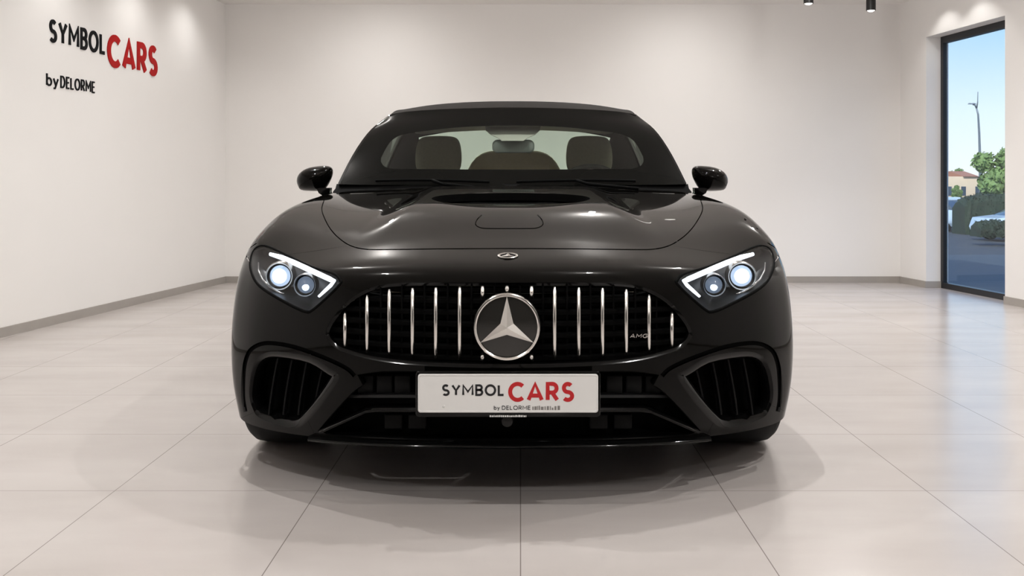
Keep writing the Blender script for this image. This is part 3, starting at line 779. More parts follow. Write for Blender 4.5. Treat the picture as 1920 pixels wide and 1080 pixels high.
# little badge on the nose
_u, _t = inv(0, 480.5); bp_ = Vector(BODY(np.array([_u]), np.array([_t]))[0]); bn = Vector((BODY.normal(np.array([0.001]), np.array([_t])) * NSIGN)[0]); bn.x = 0; bn.normalize()
bv = Vector((1, 0, 0)).cross(bn); bv = bv if bv.z > 0 else -bv
bad = empty('nose_badge', tuple(bp_)); bad.parent = car
bm = bmesh.new(); r_ = 0.0275; lathe(bm, [(0.001, .003), (r_ * .9, .002), (r_, -.002), (0.001, -.004)], 'z', n=40)
rot = Matrix((Vector((1, 0, 0)), bv, bn)).transposed(); bmesh.ops.transform(bm, matrix=rot.to_4x4(), verts=bm.verts[:]); obj('badge_disc', bm, M['void'], bad, angle=40)
bm = bmesh.new(); star_ring(bm, bn * .0025, r_, .0040, .0025, Vector((1, 0, 0)), bv, bn, 48); obj('emblem_ring', bm, M['star'], bad, angle=40)
bm = bmesh.new(); star_points(bm, bn * .0025, r_, .0075, .004, Vector((1, 0, 0)), bv, bn); obj('emblem_star', bm, M['star'], bad, smooth=False)
# small badge between the grille bars
x0, x1 = 1180 - 952, 1213 - 952
yb = ysurf(x0 * 3.05 / FPX, .54) - 0.002
def bmap(cx, cz):
    def f(x, y, d): return (cx + x + 0.25 * y, yb - d, cz + y)
    return f
q = P(x0, 633.5, yb); bm = bmesh.new()
fm = bmap(q[0], q[2])
word('AMG', 0, 33 * 3.06 / FPX, 0, 0.0125, 0.20, 0.30, lambda c, fn: fn(bm, fm, 0, 0.003))
gobj('grille_badge', bm, M['chrome'], smooth=False)['label'] = 'small chrome lettering AMG'

# lower centre opening: cells, blade, splitter
bm = bmesh.new(); n = 40; A = []
for i in range(n + 1):
    f = -1 + 2 * i / n; dx = f * 356; a = abs(dx)
    py = 768 if a < 262 else 768 + (a - 262) * (810 - 768) / (356 - 262)
    yy = ysurf(dx * 3.1 / FPX, CAM_H - (py - VY) * 3.1 / FPX) + 0.012; c = Vector(P(dx, py, yy)); w = 0.006
    A.append([c + Vector(o) for o in ((0, -.004, w), (0, -.008, 0), (0, -.004, -w), (0, .05, -w * 1.2), (0, .05, w * 1.2))])
loft(bm, A); obj('lower_blade', bm, M['gloss'], car, angle=50)
bm = bmesh.new(); A = []
for i in range(n + 1):
    f = -1 + 2 * i / n; dx = f * 300; yy = ysurf(dx * 3.1 / FPX, .34) + 0.035; c = Vector(P(dx, 743, yy))
    A.append([c + Vector(o) for o in ((0, -.006, .005), (0, -.008, -.003), (0, .03, -.008), (0, .03, .006))])
loft(bm, A); obj('cross_bar', bm, M['satin'], car, angle=50)
for s in (1, -1):
    for dx in (200, 236, 272) if s == 1 else (198, 232, 268):
        bm = bmesh.new(); a = P(s * (dx - 15), 704, ysurf(dx * 3.1 / FPX, .38) + .055); b = P(s * (dx + 15), 739, a[1])
        box(bm, min(a[0], b[0]), max(a[0], b[0]), a[1], a[1] + .02, b[2], a[2], .004); obj('air_flap', bm, M['flap'], car, angle=40)
    for dx in (170, 215):
        bm = bmesh.new(); a = P(s * (dx - 17), 777, ysurf(dx * 3.1 / FPX, .24) + .06); b = P(s * (dx + 17), 805, a[1])
        box(bm, min(a[0], b[0]), max(a[0], b[0]), a[1], a[1] + .02, b[2], a[2], .004); obj('air_flap', bm, M['flap'], car, angle=40)
bm = bmesh.new(); a = P(-12, 783, .05); b = P(12, 800, .05); lathe(bm, [(.004, -.012), (.016, -.010), (.018, 0), (.018, .04)], 'y', center=(.0, .05, (a[2] + b[2]) / 2 + .004), n=24); obj('parking_sensor', bm, M['satin'], car, angle=40)
bm = bmesh.new(); A = []; n = 48
for i in range(n + 1):
    f = -1 + 2 * i / n; uu = f * 4.7; pt = Vector(BODY(np.array([uu]), np.array([0.0]))[0])
    A.append([pt + Vector(o) for o in ((0, -.022, -.001), (0, -.026, -.006), (0, -.018, -.012), (0, .09, -.014), (0, .09, .004), (0, .012, .004))])
loft(bm, A); obj('front_splitter', bm, M['gloss'], car, angle=50)

# side intakes: sloping bezel, vanes
for s in (1, -1):
    o = wall_strip('air_intake', reg['intake'], M['gloss'], car, [(-0.0, 0.0), (0.004, 0.001), (0.020, 0.012), (0.028, 0.03), (0.030, 0.12)], half=False, side=s)
    p = loop3d(reg['intake'], 0, False); bm = bmesh.new()
    bm.faces.new([bm.verts.new((q[0] * s, q[1] + .10, q[2])) for q in p]); obj('intake_back', bm, M['void'], o, smooth=False)
    for k, dx in enumerate((365, 395, 424, 452)):
        bm = bmesh.new(); pts = []
        for i in range(9):
            py = 668 + (778 - 668) * i / 8 if k else 684 + (772 - 684) * i / 8
            ddx = dx + 10 * (1 - i / 8) ** 1.5 * -1 + 8 * (i / 8)
            yy = ysurf(ddx * 3.3 / FPX, .4) + .045
            pts.append(P(s * (ddx - 6), py, yy))
        A = [[Vector(q) + Vector(w) for w in ((-.0025, 0, 0), (.0025, 0, 0), (.0025, .05, 0), (-.0025, .05, 0))] for q in pts]
        loft(bm, A); obj('vane', bm, M['flap'], o, angle=40)

# headlights
def lamp_unit(s):
    lp_ = [Vector((q[0] * s, q[1], q[2])) for q in loop3d(reg['lamp'], -0.001, False)]
    c0 = sum(lp_, Vector()) / len(lp_)
    h = empty('headlight', tuple(c0)); h.parent = car
    def ho(name, bm, m, **k):
        o = obj(name, bm, m, h, **k); o.location = tuple(-c0); return o
    bm = bmesh.new(); rings = []
    for k, (sh, back) in enumerate(((0, -.0005), (.02, .006), (.035, .02), (.10, .055), (.22, .085), (.5, .105), (.9, .11))):
        rings.append([v + (c0 - v) * sh + Vector((0, back - (0 if sh < .3 else (v.y - c0.y) * 0.0), 0)) for v in lp_])
    loft(bm, rings, cap=False); V = bm.verts[:]
    bm.verts.ensure_lookup_table(); bm.faces.new(bm.verts[-len(lp_):])
    ho('lamp_housing', bm, M['lamphouse'], angle=50)
    # black seal round the glass
    bm = bmesh.new(); tube(bm, [v + Vector((0, .001, 0)) for v in lp_], 0.0055, 6, closed=True); ho('lamp_seal', bm, M['void'])
    def on(dx, py, dep):
        """a point dep behind the glass at a photo position"""
        u_, t_ = inv(dx, py); q = BODY(np.array([u_]), np.array([t_]))[0]; y = q[1] + dep
        x, _, z = P(dx, py, y); return Vector((x * s, y, z))
    # light strip, a bent bar
    path = [(453, 476.5), (430, 483), (405, 493), (380, 504), (355, 515), (336, 523.5), (328, 527), (334, 535), (346, 546), (357, 556)]
    pts = [on(a, b, .016) for a, b in path]
    bm = bmesh.new(); tube(bm, pts, [.0062, .0088, .0092, .0092, .0088, .0085, .0085, .0078, .0070, .0055], 10, flat=.7); ho('light_strip', bm, M['drl'])['label'] = 'glowing white light strip'
    # two projectors with rings
    for (dx, py, r, big) in ((434, 518, .0315, True), (384, 535, .0245, False)):
        c = on(dx, py, .030); c.y += .012
        bm = bmesh.new(); lathe(bm, [(r * 1.30, -.012), (r * 1.42, -.016), (r * 1.50, -.008), (r * 1.52, .03), (r * 1.1, .035), (r * 1.1, .0)], 'y', center=c, n=40, cap=False)
        ho('projector_ring', bm, M['silver'], angle=40)
        bm = bmesh.new(); lathe(bm, [(.001, -.016), (r * .35, -.0145), (r * .7, -.009), (r * .95, -.001), (r * 1.08, .006), (r * 1.08, .02)], 'y', center=c, n=40)
        o = ho('projector', bm, M['beam_halo'] if big else M['beam_dim'])
        o['label'] = 'brightly lit main projector' if big else 'dimly lit inner projector'
        k = .74 if big else .46
        cc = c + Vector((0 if big else -s * .002, 0, 0 if big else -.006))
        bm = bmesh.new(); lathe(bm, [(.001, -.0185), (r * k * .6, -.0175), (r * k, -.014), (r * k * 1.05, -.004)], 'y', center=cc, n=32)
        o2 = ho('projector_core', bm, M['beam'] if big else M['beam_core'])
    # chrome sweep below the projectors
    pts = [on(a, b, .022) for a, b in ((475, 492), (474, 508), (466, 524), (452, 537), (436, 547), (424, 551))]
    bm = bmesh.new(); tube(bm, pts, [.002, .003, .004, .005, .005, .003], 8, flat=.5); ho('reflector_sweep', bm, M['silver'])
    o = patch_mesh('headlight_glass', cls == 'lamp', M['lens'], h, off=0.001, sides='R' if s == 1 else 'L'); o.location = tuple(-c0)
lamp_unit(1); lamp_unit(-1)

# number plate
pl = P(0, 737, -0.030); plate = empty('number_plate', (0, -0.02, 0.33)); plate.parent = car
def po(name, bm, m, **k):
    o = obj(name, bm, m, plate, **k); o.location = (0, .02, -.33); return o
def rounded(cx, cz, w, h, r, y, n=6):
    pts = []
    for (sx, sz, a0) in ((1, 1, 0), (-1, 1, 90), (-1, -1, 180), (1, -1, 270)):
        for i in range(n + 1):
            a = R(a0 + 90 * i / n); pts.append(Vector((cx + sx * (w / 2 - r) + r * math.cos(a), y, cz + sz * (h / 2 - r) + r * math.sin(a))))
    return pts
s_ = 2.965 / FPX
pcx = (952 - (VX + CX * FPX / 2.965)) * s_; pcz = CAM_H - (737.5 - VY) * s_; pw = 338 * s_; ph = 72.5 * s_
bm = bmesh.new(); loft(bm, [rounded(pcx, pcz - .003, pw + .014, ph + .020, .010, -.022), rounded(pcx, pcz - .003, pw + .014, ph + .020, .010, -.030), rounded(pcx, pcz - .003, pw + .008, ph + .014, .009, -.033)][::1]); po('plate_holder', bm, M['gloss'], angle=40)
bm = bmesh.new(); loft(bm, [rounded(pcx, pcz, pw, ph, .008, -.031), rounded(pcx, pcz, pw, ph, .008, -.0350), rounded(pcx, pcz, pw - .003, ph - .003, .007, -.0362), rounded(pcx, pcz, pw - .008, ph - .008, .006, -.0362), rounded(pcx, pcz, pw - .010, ph - .010, .006, -.0350)]); po('plate_panel', bm, M['plate'], angle=40)
def pmap(x, y, d): return (x, -.0351 - d, y)
def pword(text, xa, xb, ybase, capx, wt, gap, m, name):
    bm = bmesh.new()
    X = lambda v: (v - (VX + CX * FPX / 2.965)) * s_
    word(text, X(xa), X(xb), CAM_H - (ybase - VY) * s_, capx * s_, wt, gap, lambda c, fn: fn(bm, pmap, 0, .0006))
    po(name, bm, m, smooth=False)['label'] = ('red' if m is M['redink'] else 'black') + ' lettering ' + text
pword('SYMBOL', 828, 946, 742.5, 22, 0.185, 0.34, M['ink'], 'plate_lettering')
pword('CARS', 953.5, 1076, 753.5, 37.5, 0.20, 0.36, M['redink'], 'plate_lettering')
pword('by', 926, 937, 768.5, 8, 0.14, 0.3, M['ink'], 'plate_lettering')
pword('DELORME', 941, 995, 768.5, 8, 0.15, 0.3, M['ink'], 'plate_lettering')
bm = bmesh.new(); X = lambda v: (v - (VX + CX * FPX / 2.965)) * s_
random.seed(3); x = 998
while x < 1051:
    w = random.uniform(1.5, 5.5); hgt = random.uniform(4, 8)
    box(bm, X(x), X(min(x + w, 1051)), -.0357, -.0350, CAM_H - (768.5 - VY) * s_, CAM_H - (768.5 - hgt - VY) * s_); x += w + random.uniform(1.0, 2.5)
po('plate_small_print', bm, M['silver'], smooth=False)
bm = bmesh.new(); x = 918
while x < 986:
    w = random.uniform(1.2, 3.2); box(bm, X(x), X(x + w), -.0345, -.0325, CAM_H - (782 - VY) * s_, CAM_H - (779 + random.uniform(-.6, .4) - VY) * s_); x += w + .9
po('holder_small_print', bm, M['plate'], smooth=False)
bm = bmesh.new(); lathe(bm, [(.004, 0), (.004, -.0008), (.0028, -.0012), (.001, -.0012)], 'y', center=(X(832), -.0350, CAM_H - (762 - VY) * s_), n=16); po('plate_screw', bm, M['plate'])

# wheels
def wheel(x, y, s):
    w = empty('wheel', (x * s, y, 0.342)); w.parent = car
    R0, Wd = 0.342, 0.275; prof = []
    o_ = 0.0
    pr = [(.245, -.10), (.262, -.125), (.300, -.1375), (.322, -.132), (.336, -.115), (.3415, -.085), (.342, 0), (.3415, .085), (.336, .115), (.322, .132), (.300, .1375), (.262, .125), (.245, .10)]
    bm = bmesh.new(); lathe(bm, pr, 'x', n=72, cap=False); obj('tyre', bm, M['rubber'], w, angle=50)
    bm = bmesh.new(); lathe(bm, [(.252, s * .118), (.246, s * .122), (.240, s * .10), (.23, s * .02), (.23, -s * .10)], 'x', n=60, cap=False); obj('rim', bm, M['rim'], w, angle=40)
    for k in range(5):
        for dd in (-9, 9):
            bm = bmesh.new(); a = R(72 * k + dd); b = R(72 * k + dd * .35)
            A = []
            for (rr, aa, ww) in ((.04, b, .016), (.13, (a + b) / 2, .013), (.242, a, .015)):
                c = Vector((s * (.105 if rr < .2 else .112), rr * math.cos(aa), rr * math.sin(aa))); t = Vector((0, -math.sin(aa), math.cos(aa)))
                A.append([c + t * ww, c + t * ww - Vector((s * .03, 0, 0)), c - t * ww - Vector((s * .03, 0, 0)), c - t * ww])
            loft(bm, A); obj('spoke', bm, M['rim'], w, angle=40)
    bm = bmesh.new(); lathe(bm, [(.001, s * .112), (.03, s * .112), (.045, s * .10), (.05, s * .06)], 'x', n=24); obj('hub', bm, M['rim'], w, angle=40)
    bm = bmesh.new(); lathe(bm, [(.001, s * .03), (.185, s * .03), (.19, s * .02), (.19, -s * .01), (.001, -s * .01)], 'x', n=40); obj('brake_disc', bm, M['silver'], w, angle=40)
for s in (1, -1):
    wheel(.805, .87, s); wheel(.810, 3.57, s)
    # wheel arch liners
    for cy, a0, a1 in ((.87, -22, 172), (3.57, 0, 185)):
        bm = bmesh.new(); A = []
        for i in range(21):
            a = R(a0 + (a1 - a0) * i / 20); c, sn = math.cos(a), math.sin(a)
            xo = .952 - max(0, c) * .05 * (cy < 2)
            A.append([(s * xo, cy - .371 * c, .34 + .371 * sn), (s * xo, cy - .385 * c, .34 + .385 * sn), (s * .60, cy - .385 * c, .34 + .385 * sn), (s * .60, cy - .371 * c, .34 + .371 * sn)])
        loft(bm, A, cap=True); obj('wheel_arch_liner', bm, M['void'], car, angle=40)

# cabin: windscreen, roof, interior
WSr = [
 zrow([0, .2, .4, .6, .72, .795], [1.66, 1.665, 1.69, 1.72, 1.745, 1.765], [.938, .938, .940, .942, .943, .945]),
 zrow([0, .19, .38, .57, .69, .755], [1.87, 1.875, 1.885, 1.915, 1.94, 1.96], [1.072, 1.072, 1.075, 1.080, 1.083, 1.086]),
 zrow([0, .178, .355, .53, .645, .708], [2.09, 2.093, 2.102, 2.12, 2.14, 2.155], [1.207, 1.208, 1.208, 1.207, 1.206, 1.202]),
 zrow([0, .165, .33, .49, .60, .664], [2.235, 2.237, 2.245, 2.258, 2.272, 2.285], [1.290, 1.290, 1.287, 1.281, 1.274, 1.262]),
 zrow([0, .155, .31, .46, .565, .628], [2.31, 2.312, 2.318, 2.327, 2.338, 2.350], [1.332, 1.332, 1.328, 1.321, 1.313, 1.300]),
]
WS = Surf(WSr, True)
gu, gt = np.meshgrid(np.linspace(0, 5, 101), np.linspace(0, 4, 81)); gq = proj(WS(gu, gt))
def winv(dx, py):
    D = (gq[..., 0] - dx) ** 2 + (gq[..., 1] - py) ** 2; i = np.unravel_index(np.argmin(D), D.shape); u, t = float(gu[i]), float(gt[i]); h = .002
    for _ in range(6):
        q = proj(WS(np.array([u, u + h, u]), np.array([t, t, t + h]))); J = np.array([(q[1] - q[0]) / h, (q[2] - q[0]) / h]).T
        s = np.clip(np.linalg.solve(J, np.array([dx, py]) - q[0]), -.3, .3); u += s[0]; t += s[1]
    return (u, t)
clear_px = smooth_open([(0, 235.5), (60, 236.5), (110, 239.5), (150, 244), (190, 249), (212, 254.5), (228, 265), (238, 280), (246, 296)], 3) + smooth_open([(246, 303), (240, 312), (225, 316.5)], 2) + [(115, 317.5), (0, 318)]
clear_poly = clean([winv(max(p[0], 0), p[1]) for p in clear_px]); clear_poly = [(-.5, clear_poly[0][1])] + clear_poly + [(-.5, clear_poly[-1][1])]
wv = [Vector((u, t)) for t in np.linspace(0, 4, 33) for u in np.linspace(0, 5, 41)]; we = []
for j in range(32): we += [(j * 41, (j + 1) * 41), (j * 41 + 40, (j + 1) * 41 + 40)]
for i in range(40): we += [(i, i + 1), (32 * 41 + i, 32 * 41 + i + 1)]
b = len(wv); wv += [Vector(p) for p in clear_poly]; we += [(b + i, b + (i + 1) % len(clear_poly)) for i in range(len(clear_poly))]
ov, oe, of, *_r = delaunay_2d_cdt(wv, we, [], 0, 1e-5, False)
UVw = np.array([(v.x, v.y) for v in ov]); Fw = np.array([f for f in of if len(f) == 3]); Cw = UVw[Fw].mean(1)
okw = (Cw[:, 0] > 0) & (Cw[:, 0] < 5) & (Cw[:, 1] > 0) & (Cw[:, 1] < 4); Fw = Fw[okw]; Cw = Cw[okw]
inw = inside(clear_poly, Cw[:, 0], Cw[:, 1])
F, PT = Fw, WS(np.clip(UVw[:, 0], 0, 5), np.clip(UVw[:, 1], 0, 4))
NR = WS.normal(np.clip(UVw[:, 0], 0, 5), np.clip(UVw[:, 1], 0, 4)); NR = NR * (-np.sign(np.median(NR[:, 1]))); PT[np.abs(UVw[:, 0]) < 1e-4, 0] = 0
ws_o = patch_mesh('windscreen', inw, M['wind'], car)
fr = patch_mesh('windscreen_border', ~inw, M['frit'], car)
# A pillars in body paint, along the edge of the glass
for s in (1, -1):
    e_ = WS(np.full(14, 5.0), np.linspace(0, 4, 14)); bm = bmesh.new()
    A = []
    for q in e_:
        c = Vector((q[0] * s, q[1], q[2]))
        A.append([c + Vector((-s * .006, -.003, .0)), c + Vector((s * .004, .004, .004)), c + Vector((s * .006, .045, .0)), c + Vector((-s * .03, .05, -.01))])
    loft(bm, A); obj('windscreen_pillar', bm, M['gloss'], car, angle=60)

# folding roof: cross sections from the header back to the rear deck
def roof_row(Y, zc, zs, xs_, xb, zb, crown=1.0):
    """half section: centre, over the shoulder, down to the belt line"""
    return [(0, Y, zc), (xs_ * .35, Y, zc - .004 * crown), (xs_ * .7, Y, zc - (zc - zs) * .35), (xs_ * .92, Y, zc - (zc - zs) * .72), (xs_, Y, zs), (xs_ + (xb - xs_) * .30, Y, zs - (zs - zb) * .22), (xs_ + (xb - xs_) * .62, Y, zs - (zs - zb) * .56), (xb, Y, zb)]
RR = [roof_row(2.34, 1.337, 1.300, .628, .665, 1.225), roof_row(2.55, 1.383, 1.325, .640, .80, .945), roof_row(2.78, 1.398, 1.335, .640, .80, .94), roof_row(3.02, 1.388, 1.320, .635, .80, .94), roof_row(3.28, 1.335, 1.265, .62, .79, .945), roof_row(3.55, 1.215, 1.16, .60, .76, .945), roof_row(3.85, 1.045, 1.02, .58, .70, .95), roof_row(3.98, .960, .955, .55, .64, .945)]
RS = Surf(RR, True)
def surf_mesh(name, S, u0, u1, t0, t1, nu, nt, m, parent, hole=None, off=0.0):
    U, TT = np.meshgrid(np.linspace(u0, u1, nu), np.linspace(t0, t1, nt)); p = S(U, TT)
    if off: p = p + S.normal(U, TT) * off
    fs = []
    for j in range(nt - 1):
        for i in range(nu - 1):
            c = (p[j, i] + p[j + 1, i + 1]) / 2
            if hole is not None and hole(U[j, i] + (u1 - u0) / nu / 2, TT[j, i] + (t1 - t0) / nt / 2, c): continue
            fs.append((j * nu + i, j * nu + i + 1, (j + 1) * nu + i + 1, (j + 1) * nu + i))
    me = bpy.data.meshes.new(name); me.from_pydata(p.reshape(-1, 3).tolist(), [], fs); me.update()
    bm = bmesh.new(); bm.from_mesh(me); bmesh.ops.delete(bm, geom=[v for v in bm.verts if not v.link_faces], context='VERTS'); bmesh.ops.recalc_face_normals(bm, faces=bm.faces[:]); bm.to_mesh(me); bm.free()
    return link(name, me, m, parent)
def rear_win(u, t, c): return 4.45 < t < 6.15 and abs(u) < 3.55
def side_win(u, t, c): return 0.9 < t < 3.6 and 4.6 < abs(u) < 6.9
roof = surf_mesh('soft_top', RS, -7, 7, 0, 7, 141, 141, M['fabric'], car, hole=lambda u, t, c: rear_win(u, t, c) or side_win(u, t, c))
so = roof.modifiers.new('thickness', 'SOLIDIFY'); so.thickness = 0.012; so.offset = -1
surf_mesh('rear_window', RS, -3.6, 3.6, 4.4, 6.2, 37, 19, M['rearglass'], car)
for s in (1, -1):
    surf_mesh('side_window', RS, s * 4.55, s * 6.95, 0.85, 3.65, 13, 25, M['sideglass'], car)

# rear deck under the rear window, cowl, dashboard
bm = bmesh.new(); box(bm, -.60, .60, 3.35, 3.95, .86, .935, .01); obj('rear_shelf', bm, M['trim'], car, angle=40)
bm = bmesh.new(); A = []
for i in range(21):
    x = -.66 + 1.32 * i / 20; k = (x / .66) ** 2 * .06
    A.append([(x, 1.70 + k, .90), (x, 1.74 + k, .940), (x, 1.95 + k, .975), (x, 2.10 + k, .978 ), (x, 2.18 + k, .93), (x, 2.18 + k, .62), (x, 1.70 + k, .62)])
loft(bm, A); obj('dashboard', bm, M['trim'], car, angle=40)
bm = bmesh.new(); A = []
for i in range(25):
    x = -.81 + 1.62 * i / 24; k = (x / .81) ** 2 * .125
    A.append([(x, 1.565 + k, .905), (x, 1.575 + k, .912), (x, 1.64 + k, .925), (x, 1.672 + k, .946), (x, 1.72 + k, .946), (x, 1.72 + k, .88), (x, 1.565 + k, .88)])
loft(bm, A); obj('cowl_panel', bm, M['void'], car, angle=40)
bm = bmesh.new(); box(bm, -.66, .66, 1.7, 3.7, .30, .34); obj('cabin_floor', bm, M['trim'], car, smooth=False)
# headliner front edge
bm = bmesh.new(); A = []
for i in range(21):
    x = -.58 + 1.16 * i / 20; k = (x / .58) ** 2
    A.append([(x, 2.37, 1.315 - .028 * k), (x, 2.50, 1.300 - .028 * k), (x, 2.62, 1.300 - .03 * k), (x, 2.62, 1.345 - .03 * k), (x, 2.37, 1.322 - .028 * k)])
loft(bm, A); obj('header_lining', bm, M['headliner'], car, angle=40)
bm = bmesh.new(); A = []
for i in range(21):
    x = -.60 + 1.20 * i / 20; k = (x / .60) ** 2
    A.append([(x, 2.62, 1.335 - .035 * k), (x, 3.1, 1.330 - .035 * k), (x, 3.36, 1.272 - .03 * k), (x, 3.36, 1.290 - .03 * k), (x, 3.1, 1.345 - .035 * k), (x, 2.62, 1.35 - .035 * k)])
loft(bm, A); obj('roof_lining', bm, M['headliner'], car, angle=40)
# seats
def seat(s):
    t = empty('seat', (s * .44, 2.75, .34)); t.parent = car
    def so_(name, rings, m, lab=None):
        bm = bmesh.new(); loft(bm, rings); o = obj(name, bm, m, t, angle=60)
        md = o.modifiers.new('round', 'SUBSURF'); md.levels = 1; md.render_levels = 2
        return o
    def ring(w, dpt, z, y, n=12, p=2.6):
        r = []
        for i in range(n):
            a = 2 * PI * i / n + .26; c, sn = math.cos(a), math.sin(a)
            r.append((w * math.copysign(abs(c) ** (2 / p), c), y + dpt * math.copysign(abs(sn) ** (2 / p), sn), z))
        return r
    so_('seat_cushion', [ring(.22, .25, .0, -.10), ring(.25, .27, .05, -.10), ring(.25, .27, .13, -.10), ring(.22, .24, .17, -.10)], M['leather'])
    so_('backrest', [ring(.22, .07, .12, .14), ring(.245, .08, .25, .17), ring(.25, .075, .45, .24), ring(.235, .065, .60, .29), ring(.17, .055, .685, .31)], M['leather'])
    so_('headrest', [ring(.125, .045, .65, .31), ring(.142, .055, .72, .32), ring(.140, .055, .80, .33), ring(.125, .05, .865, .34), ring(.085, .03, .885, .345)], M['leather'])
for s in (1, -1): seat(s)
# tan bulkhead cover between the seats
bm = bmesh.new(); rings = []
for i in range(21):
    x = -.285 + .57 * i / 20; k = abs(x / .285); h = .125 * (1 - k ** 5.0) + .02
    rings.append([(x, 3.22, .90), (x, 3.20, .98 + h * .6), (x, 3.22, .99 + h), (x, 3.30, 1.0 + h), (x, 3.36, .96 + h * .6), (x, 3.36, .90)])
loft(bm, rings); obj('rear_bulkhead', bm, M['tan'], car, angle=60)['label'] = 'tan leather cover between the seats'
# steering wheel (driver sits on the picture's right)
bm = bmesh.new(); pts = []
for i in range(48):
    a = 2 * PI * i / 48; pts.append((.40 + .185 * math.cos(a), 2.28 + .05 * math.sin(a), .865 + .17 * math.sin(a)))
tube(bm, pts, .014, 10, closed=True)
tube(bm, [(.40 - .17, 2.28, .865), (.40, 2.26, .86), (.40 + .17, 2.28, .865)], .016, 8); tube(bm, [(.40, 2.26, .86), (.40, 2.25, .71)], .016, 8); tube(bm, [(.40, 2.26, .86), (.40, 2.02, .84)], .03, 10)
obj('steering_wheel', bm, M['trim'], car)
# rear-view mirror with sensor housing
bm = bmesh.new(); c = Vector(P(1, 274.5, 2.22)); w, h = 39.5 * 5.22 / FPX, 12.5 * 5.22 / FPX
rg = lambda f, y: [v for v in rounded(c.x, c.z, 2 * w * f, 2 * h * f, h * .8 * f, y)]
loft(bm, [rg(.86, c.y - .022), rg(.97, c.y - .014), rg(1, c.y), rg(.98, c.y + .012)]); mo = obj('rear_view_mirror', bm, M['mirrorback'], car, angle=50)
bm = bmesh.new(); rr_ = []
for (py, hw, dy) in ((237, 52, .03), (244, 51, .05), (252, 42, .06), (258, 28, .06), (264, 20, .07)):
    q = P(0, py, 2.19 + (237 - py) * .004 + dy * .2 + .03); hw *= 5.2 / FPX; rr_.append([(q[0] - hw, q[1], q[2]), (q[0] - hw, q[1] + .06, q[2]), (q[0] + hw, q[1] + .06, q[2]), (q[0] + hw, q[1], q[2])])
loft(bm, rr_); obj('sensor_housing', bm, M['headliner'], car, angle=40)

# bonnet vent slats
for k, (py, hw) in enumerate(((366, 120), (371, 138), (376, 128))):
    bm = bmesh.new(); A = []
    u_, t_ = inv(0, py)
    for i in range(21):
        f = -1 + i / 10; u1 = f * hw * 4.2 / FPX / .14; q = BODY(np.array([u1]), np.array([t_]))[0]
        A.append([(q[0], q[1], q[2] - .038), (q[0], q[1] + .03, q[2] - .030), (q[0], q[1] + .032, q[2] - .036), (q[0], q[1], q[2] - .044)])
    loft(bm, A); obj('bonnet_vent_slat', bm, M['void'], car, angle=40)
bm = bmesh.new(); prs = []
for i in range(21):
    f = -1 + i / 10; q = [BODY(np.array([f * 2.4]), np.array([tt]))[0] for tt in (8.2, 9.9)]
    prs.append([(q[0][0], q[0][1], q[0][2] - .05), (q[1][0], q[1][1], q[1][2] - .045), (q[1][0], q[1][1], q[1][2] - .055), (q[0][0], q[0][1], q[0][2] - .06)])
loft(bm, prs); obj('bonnet_vent_tray', bm, M['void'], car, angle=40)

# wipers
for (xa, xb) in ((-.10, -.62), (.56, .02)):
    bm = bmesh.new(); pts = []
    for i in range(11):
        f = i / 10; x = xa + (xb - xa) * f; q = WS(np.array([x / .2]), np.array([0.10 + .05 * math.sin(PI * f)]))[0]
        pts.append((x, q[1] - .016, q[2] + .004))
    tube(bm, pts, .006, 6, flat=.7)
    tube(bm, [(xa, 1.60, .925), ((xa * .6 + xb * .4), 1.64, .945), pts[5]], .007, 6)
    obj('wiper', bm, M['void'], car)

# door mirrors
def door_mirror(s):
    dd = 4.87; sc_ = dd / FPX
    t = empty('door_mirror', (s * .93, 1.87, .97)); t.parent = car
    out = [(399, 339), (397, 330), (390, 321), (374, 313.5), (350, 310.5), (338, 312.5), (334, 319), (335, 330), (341, 344), (348, 354), (357, 358), (373, 358.5), (391, 356.5), (397, 348)]
    pts = [Vector((a * 1.016 * sc_ * s, 0, CAM_H - (b_ - VY) * sc_)) for a, b_ in smooth_closed(out, 3)]
    c = sum(pts, Vector()) / len(pts); base = Vector(t.location)
    bm = bmesh.new(); rings = []
    for (f, y) in ((.10, -.078), (.36, -.072), (.60, -.060), (.80, -.040), (.93, -.016), (.99, .010), (1.0, .035), (.985, .055), (.94, .060), (.93, .052)):
        rings.append([c + (p - c) * f + Vector((0, 1.87 + y, 0)) - base for p in pts])
    loft(bm, rings); obj('mirror_housing', bm, M['paint'], t, angle=70)
    bm = bmesh.new(); loft(bm, [[c + (p - c) * f + Vector((0, 1.87 + y, 0)) - base for p in pts] for f, y in ((.925, .053), (.925, .056), (.5, .057))]); obj('mirror_glass', bm, M['star'], t, angle=40)
    # indicator line round the housing
    bm = bmesh.new(); q = [Vector((a * sc_ * s, 1.87 + y, CAM_H - (b_ - VY) * sc_)) - base for a, b_, y in ((398.5, 338.5, .015), (396, 339.5, -.012), (390, 340.5, -.034), (381, 342, -.052), (373, 343, -.062))]
    tube(bm, q, [.002, .0022, .0022, .002, .001], 6, flat=.8); obj('indicator_strip', bm, M['silver'], t)
    bm = bmesh.new()
    A = []
    for (a, b_, y, w, dpt) in ((352, 352, 1.86, .032, .028), (350, 362, 1.86, .026, .026), (344, 367, 1.87, .024, .026), (334, 370, 1.88, .030, .03), (322, 372, 1.88, .02, .03)):
        q = Vector((a * sc_ * s, y, CAM_H - (b_ - VY) * sc_)) - base
        A.append([q + Vector((-w, -dpt, 0)), q + Vector((w, -dpt, 0)), q + Vector((w, dpt, 0)), q + Vector((-w, dpt, 0))])
    loft(bm, A); obj('mirror_stalk', bm, M['gloss'], t, angle=50)
door_mirror(1); door_mirror(-1)

